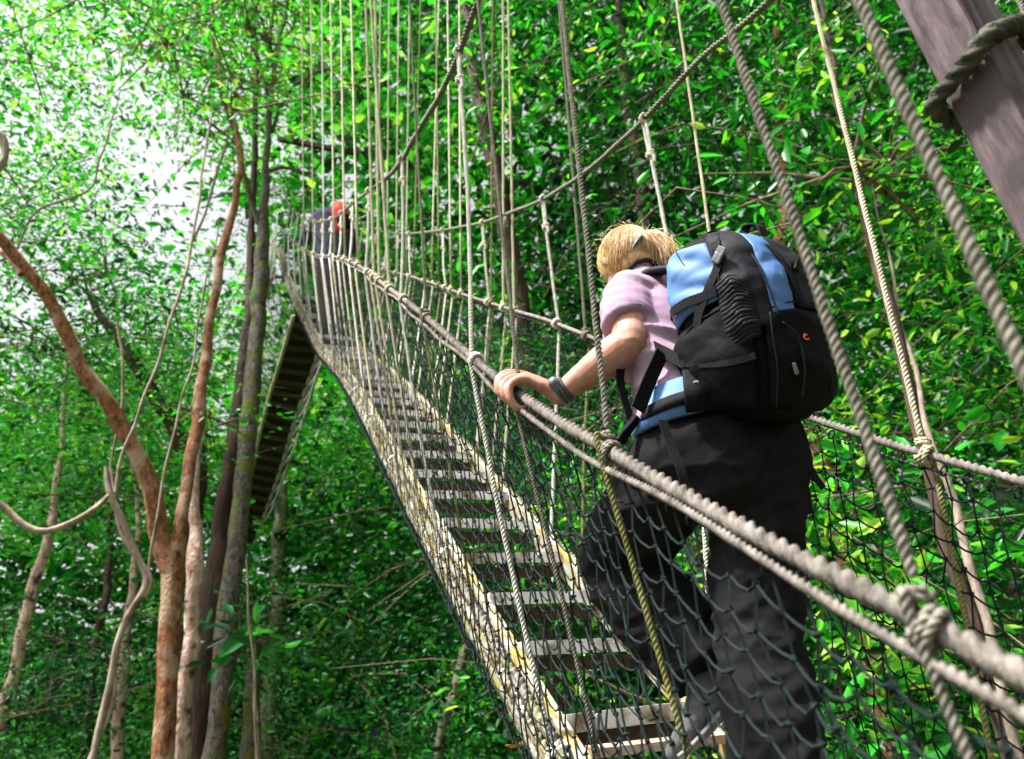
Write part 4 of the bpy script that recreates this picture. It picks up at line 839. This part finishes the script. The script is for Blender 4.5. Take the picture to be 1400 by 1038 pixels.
# mossy trunk at the far platform
t = tree('mossy_tree', 'lichen and moss covered trunk that carries the far end of the bridge', 'tree', ony(293, 1038, 10.4))
mb = MB(); limb(mb, [(293, 1038, 10.4), (303, 920, 10.4), (308, 880, 10.4), (318, 790, 10.5), (330, 690, 10.6), (340, 590, 10.7), (347, 500, 10.8), (353, 430, 10.9), (356, 370, 11), (359, 330, 11), (363, 260, 11), (367, 180, 11), (373, 120, 11), (380, 60, 11.1), (392, 10, 11.2), (400, -80, 11.3)], [0.133, 0.129, 0.144, 0.129, 0.125, 0.125, 0.125, 0.122, 0.125, 0.114, 0.065, 0.057, 0.053, 0.046, 0.042, 0.030], .04, 6, 16, 'down'); mb.build('trunk', MT['bark_moss'], t)
for pts, rs in (([(372, 180, 11), (384, 150, 11), (402, 118, 11), (425, 105, 11.1), (450, 95, 11.2)], [0.038, 0.034, 0.030, 0.023, 0.015]), ([(368, 160, 11), (362, 110, 11), (348, 60, 11), (340, 20, 11), (335, -60, 11)], [0.034, 0.030, 0.027, 0.023, 0.015]), ([(360, 318, 11), (345, 280, 11), (335, 240, 10.9), (325, 200, 10.9), (310, 150, 10.8), (290, 95, 10.8)], [0.061, 0.049, 0.046, 0.042, 0.030, 0.023]), ([(366, 235, 11), (390, 228, 11), (420, 238, 11), (440, 222, 11.1), (470, 215, 11.3)], [0.030, 0.030, 0.027, 0.023, 0.015])):
    mb = MB(); limb(mb, pts, rs, .04, rs[0]*100, 8); mb.build('limb', MT['bark_moss'], t)
crown(t, [(450, 95, 11.2), (340, 20, 11), (300, 110, 10.8), (400, 40, 11.3), (425, 105, 11.1), (310, 150, 10.8), (290, 100, 10.8), (395, -20, 11.2), (350, 120, 11)], 'leaf_rust', 60, .32, .11, 16, .5)
# other trunks that can be told apart
def pole(name, label, pix, radii, mat, cmat='leaf_mid', amp=.05, ctop=None, n=10):
    t = tree(name, label, 'tree', ony(*pix[0])); mb = MB(); limb(mb, pix, radii, amp, len(pix)+pix[0][0]*.01, n, 'down'); mb.build('trunk', MT[mat], t)
    e = pix[-1]; crown(t, ctop or [(e[0], e[1], e[2]), (e[0]+25, e[1]-25, e[2]), (e[0]-25, e[1]-20, e[2])], cmat, 16, .45, .15, 14); return t
pole('pale_tree', 'pale pinkish trunk leaning right at the far left edge', [(-5, 1000, 13), (18, 925, 13), (35, 850, 13), (50, 790, 13), (62, 745, 13), (75, 690, 13.2), (85, 600, 13.5), (90, 480, 14)], [0.0935, 0.0908, 0.0880, 0.0825, 0.0770, 0.0605, 0.0440, 0.0275], 'bark_pale')
pole('pale_tree', 'pale trunk standing behind the twisted liana', [(160, 1035, 14), (168, 930, 14), (176, 850, 14), (183, 800, 14), (188, 700, 14.3), (180, 620, 14.5)], [0.0960, 0.0930, 0.0840, 0.0660, 0.0480, 0.0300], 'bark_pale')
pole('thin_tree', 'thin brown sapling trunk just left of the pale liana-backed trunk', [(118, 1000, 15), (130, 900, 15), (142, 830, 15), (150, 760, 15.5), (152, 700, 15.5)], [.08, .075, .07, .06, .04], 'bark_dark')
pole('forest_tree', 'short mossy trunk behind the glossy plant right of the mossy tree', [(340, 1038, 12.5), (345, 960, 12.5), (350, 905, 12.6), (352, 880, 12.6)], [.14, .12, .10, .07], 'bark_moss', 'leaf_blue')
pole('thin_tree', 'slim grey stem rising at the bottom left of the bridge deck', [(598, 1038, 10), (618, 960, 10), (632, 900, 10.2), (640, 850, 10.3), (645, 780, 10.5)], [.07, .065, .06, .05, .03], 'bark_grey', 'leaf_blue')
pole('forest_tree', 'brown trunk just right of the second bridge, half hidden by leaves', [(378, 860, 19), (380, 780, 19), (383, 720, 19), (386, 640, 19.5), (390, 560, 20)], [.22, .20, .18, .15, .1], 'bark_grey', 'leaf_blue')
pole('tall_tree', 'tall dark trunk rising behind the white knotted rope, top centre', [(720, 500, 9.3), (700, 360, 9.3), (688, 290, 9.3), (675, 220, 9.3), (658, 150, 9.3), (645, 80, 9.4), (636, -20, 9.6), (628, -160, 10)], [.16, .15, .145, .14, .125, .11, .10, .07], 'bark_dark', 'leaf_dark')
pole('red_tree', 'reddish barked trunk beside the tip of the right support cable', [(1075, 420, 8), (1072, 300, 8), (1068, 180, 8), (1064, 100, 8), (1060, 20, 8.2), (1056, -120, 8.5)], [.12, .115, .115, .11, .10, .08], 'bark_orange', 'leaf_dark')
pole('dark_tree', 'dark slim trunk behind the right hand ropes beside the pack', [(1330, 860, 3.33), (1285, 700, 3.33), (1255, 590, 3.33), (1225, 450, 3.33), (1198, 360, 3.40), (1165, 220, 3.54), (1135, 80, 3.67), (1100, -120, 3.81)], [0.0442, 0.0442, 0.0425, 0.0408, 0.0374, 0.0323, 0.0255, 0.0213], 'bark_dark', 'leaf_dark', .04)
pole('pale_tree', 'pale tan trunk slanting behind the right hand netting', [(1385, 1000, 3.15), (1345, 840, 3.15), (1318, 740, 3.15), (1300, 670, 3.15), (1268, 570, 3.22), (1240, 470, 3.29), (1215, 360, 3.43), (1190, 250, 3.57)], [0.0282, 0.0282, 0.0263, 0.0245, 0.0184, 0.0159, 0.0122, 0.0073], 'bark_grey', 'leaf_dark', .04)
pole('thin_tree', 'dark shrub stem seen between the two rightmost hanging ropes', [(1060, 520, 6.5), (1072, 400, 6.5), (1085, 290, 6.4), (1086, 190, 6.4), (1090, 110, 6.4), (1105, 40, 6.5), (1120, -60, 6.6)], [.022, .02, .018, .016, .014, .01, .006], 'bark_dark', 'leaf_dark', .05, [(1090, 30, 6.5), (1120, 60, 6.4), (1080, 120, 6.4)])
pole('forest_tree', 'grey brown trunk at the right edge behind the thick near rope', [(1400, 1000, 11), (1385, 800, 11), (1370, 650, 11), (1350, 500, 11), (1330, 350, 11.3), (1310, 180, 11.5), (1290, 0, 12)], [.14, .13, .12, .11, .1, .08, .05], 'bark_grey', 'leaf_dark')
pole('dark_tree', 'dark trunk in the shade directly above the head of the blonde hiker', [(905, 450, 8.5), (884, 320, 8.5), (868, 200, 8.5), (850, 80, 8.7), (840, -100, 9)], [.13, .12, .11, .09, .07], 'bark_dark', 'leaf_dark')
pole('leaning_tree', 'dark limb leaning left behind the forked tree', [(268, 660, 12), (248, 610, 12), (228, 568, 12), (205, 530, 12), (180, 490, 12), (150, 450, 12.2), (120, 400, 12.5)], [.13, .125, .12, .11, .10, .08, .05], 'bark_dark', 'leaf_mid')
# fine bare branches on the right
for i, pts in enumerate(([(1400, 560, 6), (1330, 590, 6), (1260, 620, 6), (1180, 655, 6)], [(1210, 170, 6.3), (1180, 260, 6.3), (1120, 340, 6.3), (1050, 345, 6.3)], [(1400, 500, 6.2), (1310, 530, 6.2), (1230, 520, 6.2), (1160, 560, 6.2)], [(1200, 440, 6), (1260, 380, 6), (1330, 350, 6.1)], [(1110, 60, 6.4), (1092, 40, 6.4), (1070, 5, 6.4)])):
    mb = MB(); limb(mb, pts, list(np.linspace(.014, .006, len(pts))), .06, 40+i, 6); o = mb.build('bare_branch', MT['twig'])
    tag(o, ('bare brown branch crossing just above the right handrail', 'forked dark twig curving over the top of the pack', 'bare branch at the right edge behind the thick rope', 'pale bare branch right of the pack behind the hanging ropes', 'short dark twig by the right support cable')[i], 'branch', 'bare branches on the right')
# lianas
for nm, pts, r, lab in (('liana', [(122, 1045, 8), (145, 960, 8), (160, 890, 8), (176, 840, 8), (197, 800, 8), (194, 772, 8), (172, 730, 8), (152, 680, 8), (147, 640, 8.1)], .030, 'thick twisted pale liana in front of the left trunks'),
                        ('liana', [(157, 673, 7.5), (167, 620, 7.5), (187, 576, 7.5), (213, 503, 7.6), (233, 440, 7.6), (257, 356, 7.7), (270, 280, 7.8), (290, 150, 8)], .016, 'long thin pale liana rising across the left limb of the forked tree'),
                        ('liana', [(200, 800, 8), (216, 700, 8), (232, 610, 8), (248, 550, 8), (262, 505, 8), (275, 420, 8.1), (300, 300, 8.2)], .013, 'thin straight liana between the two limbs of the forked tree'),
                        ('liana', [(-40, 670, 7), (0, 692, 7), (28, 712, 7), (58, 722, 7), (90, 714, 7), (118, 700, 7), (146, 680, 7.2)], .028, 'hooked pale liana hanging low at the left edge'),
                        ('liana', [(160, 440, 9), (166, 480, 9), (168, 530, 9), (162, 580, 9), (150, 640, 9)], .018, 'short dangling brown liana above the left limb'),
                        ('liana', [(-10, 235, 7), (8, 215, 7), (10, 190, 7), (-4, 175, 7), (-20, 190, 7)], .035, 'pale looped liana at the left edge near the sky'),
                        ('liana', [(20, 345, 10), (50, 290, 10), (120, 260, 10.2), (135, 220, 10.2), (150, 180, 10.3), (165, 120, 10.4)], .016, 'pale thin vine climbing in the upper left canopy'),
                        ('liana', [(352, 1045, 9), (350, 970, 9), (346, 900, 9), (340, 830, 9), (337, 760, 9)], .014, 'thin stem beneath the glossy plant at the lower left'),
                        ('liana', [(265, 330, 10), (285, 280, 10), (300, 225, 10), (312, 180, 10)], .02, 'bent dark vine hanging below the rusty crown'),):
    mb = MB(); limb(mb, pts, [r]*(len(pts)-1)+[r*.6], .06 if r > .02 else .03, r*700+len(lab), 8)
    if r > .029 and 'twisted' in lab: limb(mb, [(a+6*math.sin(i*1.9), b, c) for i, (a, b, c) in enumerate(pts)], [r*.7]*len(pts), .05, 77, 8)
    tag(mb.build(nm, MT['vine']), lab, 'vine', 'lianas hanging among the trees')
# glossy plant by the mossy trunk
t = thing('glossy_plant', 'glossy dark leaved plant right of the mossy trunk near the bottom', 'plant', (*ony(350, 900, 9.5)[:2], GZ))
mb = MB(); limb(mb, [(352, 1045, 9.5), (350, 960, 9.5), (347, 880, 9.5)], [.03, .025, .015], .03, 55, 8, 'down'); mb.build('stem', MT['vine'], t)
crown(t, [(347, 880, 9.5), (335, 850, 9.5), (365, 865, 9.5), (350, 900, 9.5)], 'leaf_blue', 9, .16, .24, 8, .45)
# single dry leaves
for px, py, y, lab in ((709, 1016, 2.9, 'orange dry leaf caught under the bridge deck at the bottom'), (1307, 521, 5.2, 'orange dry leaf hanging among green leaves on the right')):
    v_, tn = leaves(np.array([ony(px, py, y)]), .002, 3, .05 if y < 4 else .10, .6); mb = MB()
    for q in v_: mb.add(q, [(0, 1, 2, 3), (0, 3, 4, 5)])
    tag(mb.build('dry_leaf', MT['dryleaf']), lab, 'leaf', 'orange dry leaves')
# ground
mb = MB(); n = 60; g = np.linspace(-150, 150, n); X, Y = np.meshgrid(g, g); Z = GZ+.0*X+np.array([noise.noise(Vector((a*.03, b*.03, 0)))*.5 for a, b in zip(X.ravel(), Y.ravel())]).reshape(X.shape)
mb.add(np.stack([X, Y, Z], -1).reshape(-1, 3), grid_faces(n, n, False)); tag(mb.build('ground', MT['ground']), 'shaded leaf littered forest floor under the trees', 'ground', None, 'structure')

# ------------------------------------------------------------------ light
w = bpy.data.worlds.new("World"); SC.world = w; w.use_nodes = True; nt = w.node_tree; N = nt.nodes; Lk = nt.links
SUN_EL, SUN_AZ = math.radians(62), math.radians(-88)
sk = N.new("ShaderNodeTexSky"); sk.sky_type = 'NISHITA'; sk.sun_disc = False; sk.sun_elevation = SUN_EL; sk.sun_rotation = SUN_AZ; sk.dust_density = 6; sk.air_density = 1.0; sk.ozone_density = 1
bw = N.new("ShaderNodeRGBToBW"); mx = N.new("ShaderNodeMix"); mx.data_type = 'RGBA'; mx.inputs[0].default_value = .88
Lk.new(sk.outputs[0], bw.inputs[0]); Lk.new(sk.outputs[0], mx.inputs[6]); Lk.new(bw.outputs[0], mx.inputs[7])
bg = N["Background"]; Lk.new(mx.outputs[2], bg.inputs[0]); bg.inputs[1].default_value = .115
sl_ = bpy.data.lights.new("sun", 'SUN'); sl_.energy = 4.6; sl_.angle = math.radians(5); sl_.color = (1, .97, .92)
so = bpy.data.objects.new("sun", sl_); COL.objects.link(so)
sd = Vector((math.sin(SUN_AZ)*math.cos(SUN_EL), math.cos(SUN_AZ)*math.cos(SUN_EL), math.sin(SUN_EL))); so.rotation_euler = sd.to_track_quat('Z', 'Y').to_euler()
vs = SC.view_settings; vs.view_transform = 'Standard'; vs.look = 'None'; vs.gamma = 1; vs.exposure = 1.7
SC.cycles.max_bounces = 8; SC.cycles.diffuse_bounces = 6; SC.cycles.glossy_bounces = 3; SC.cycles.transmission_bounces = 4
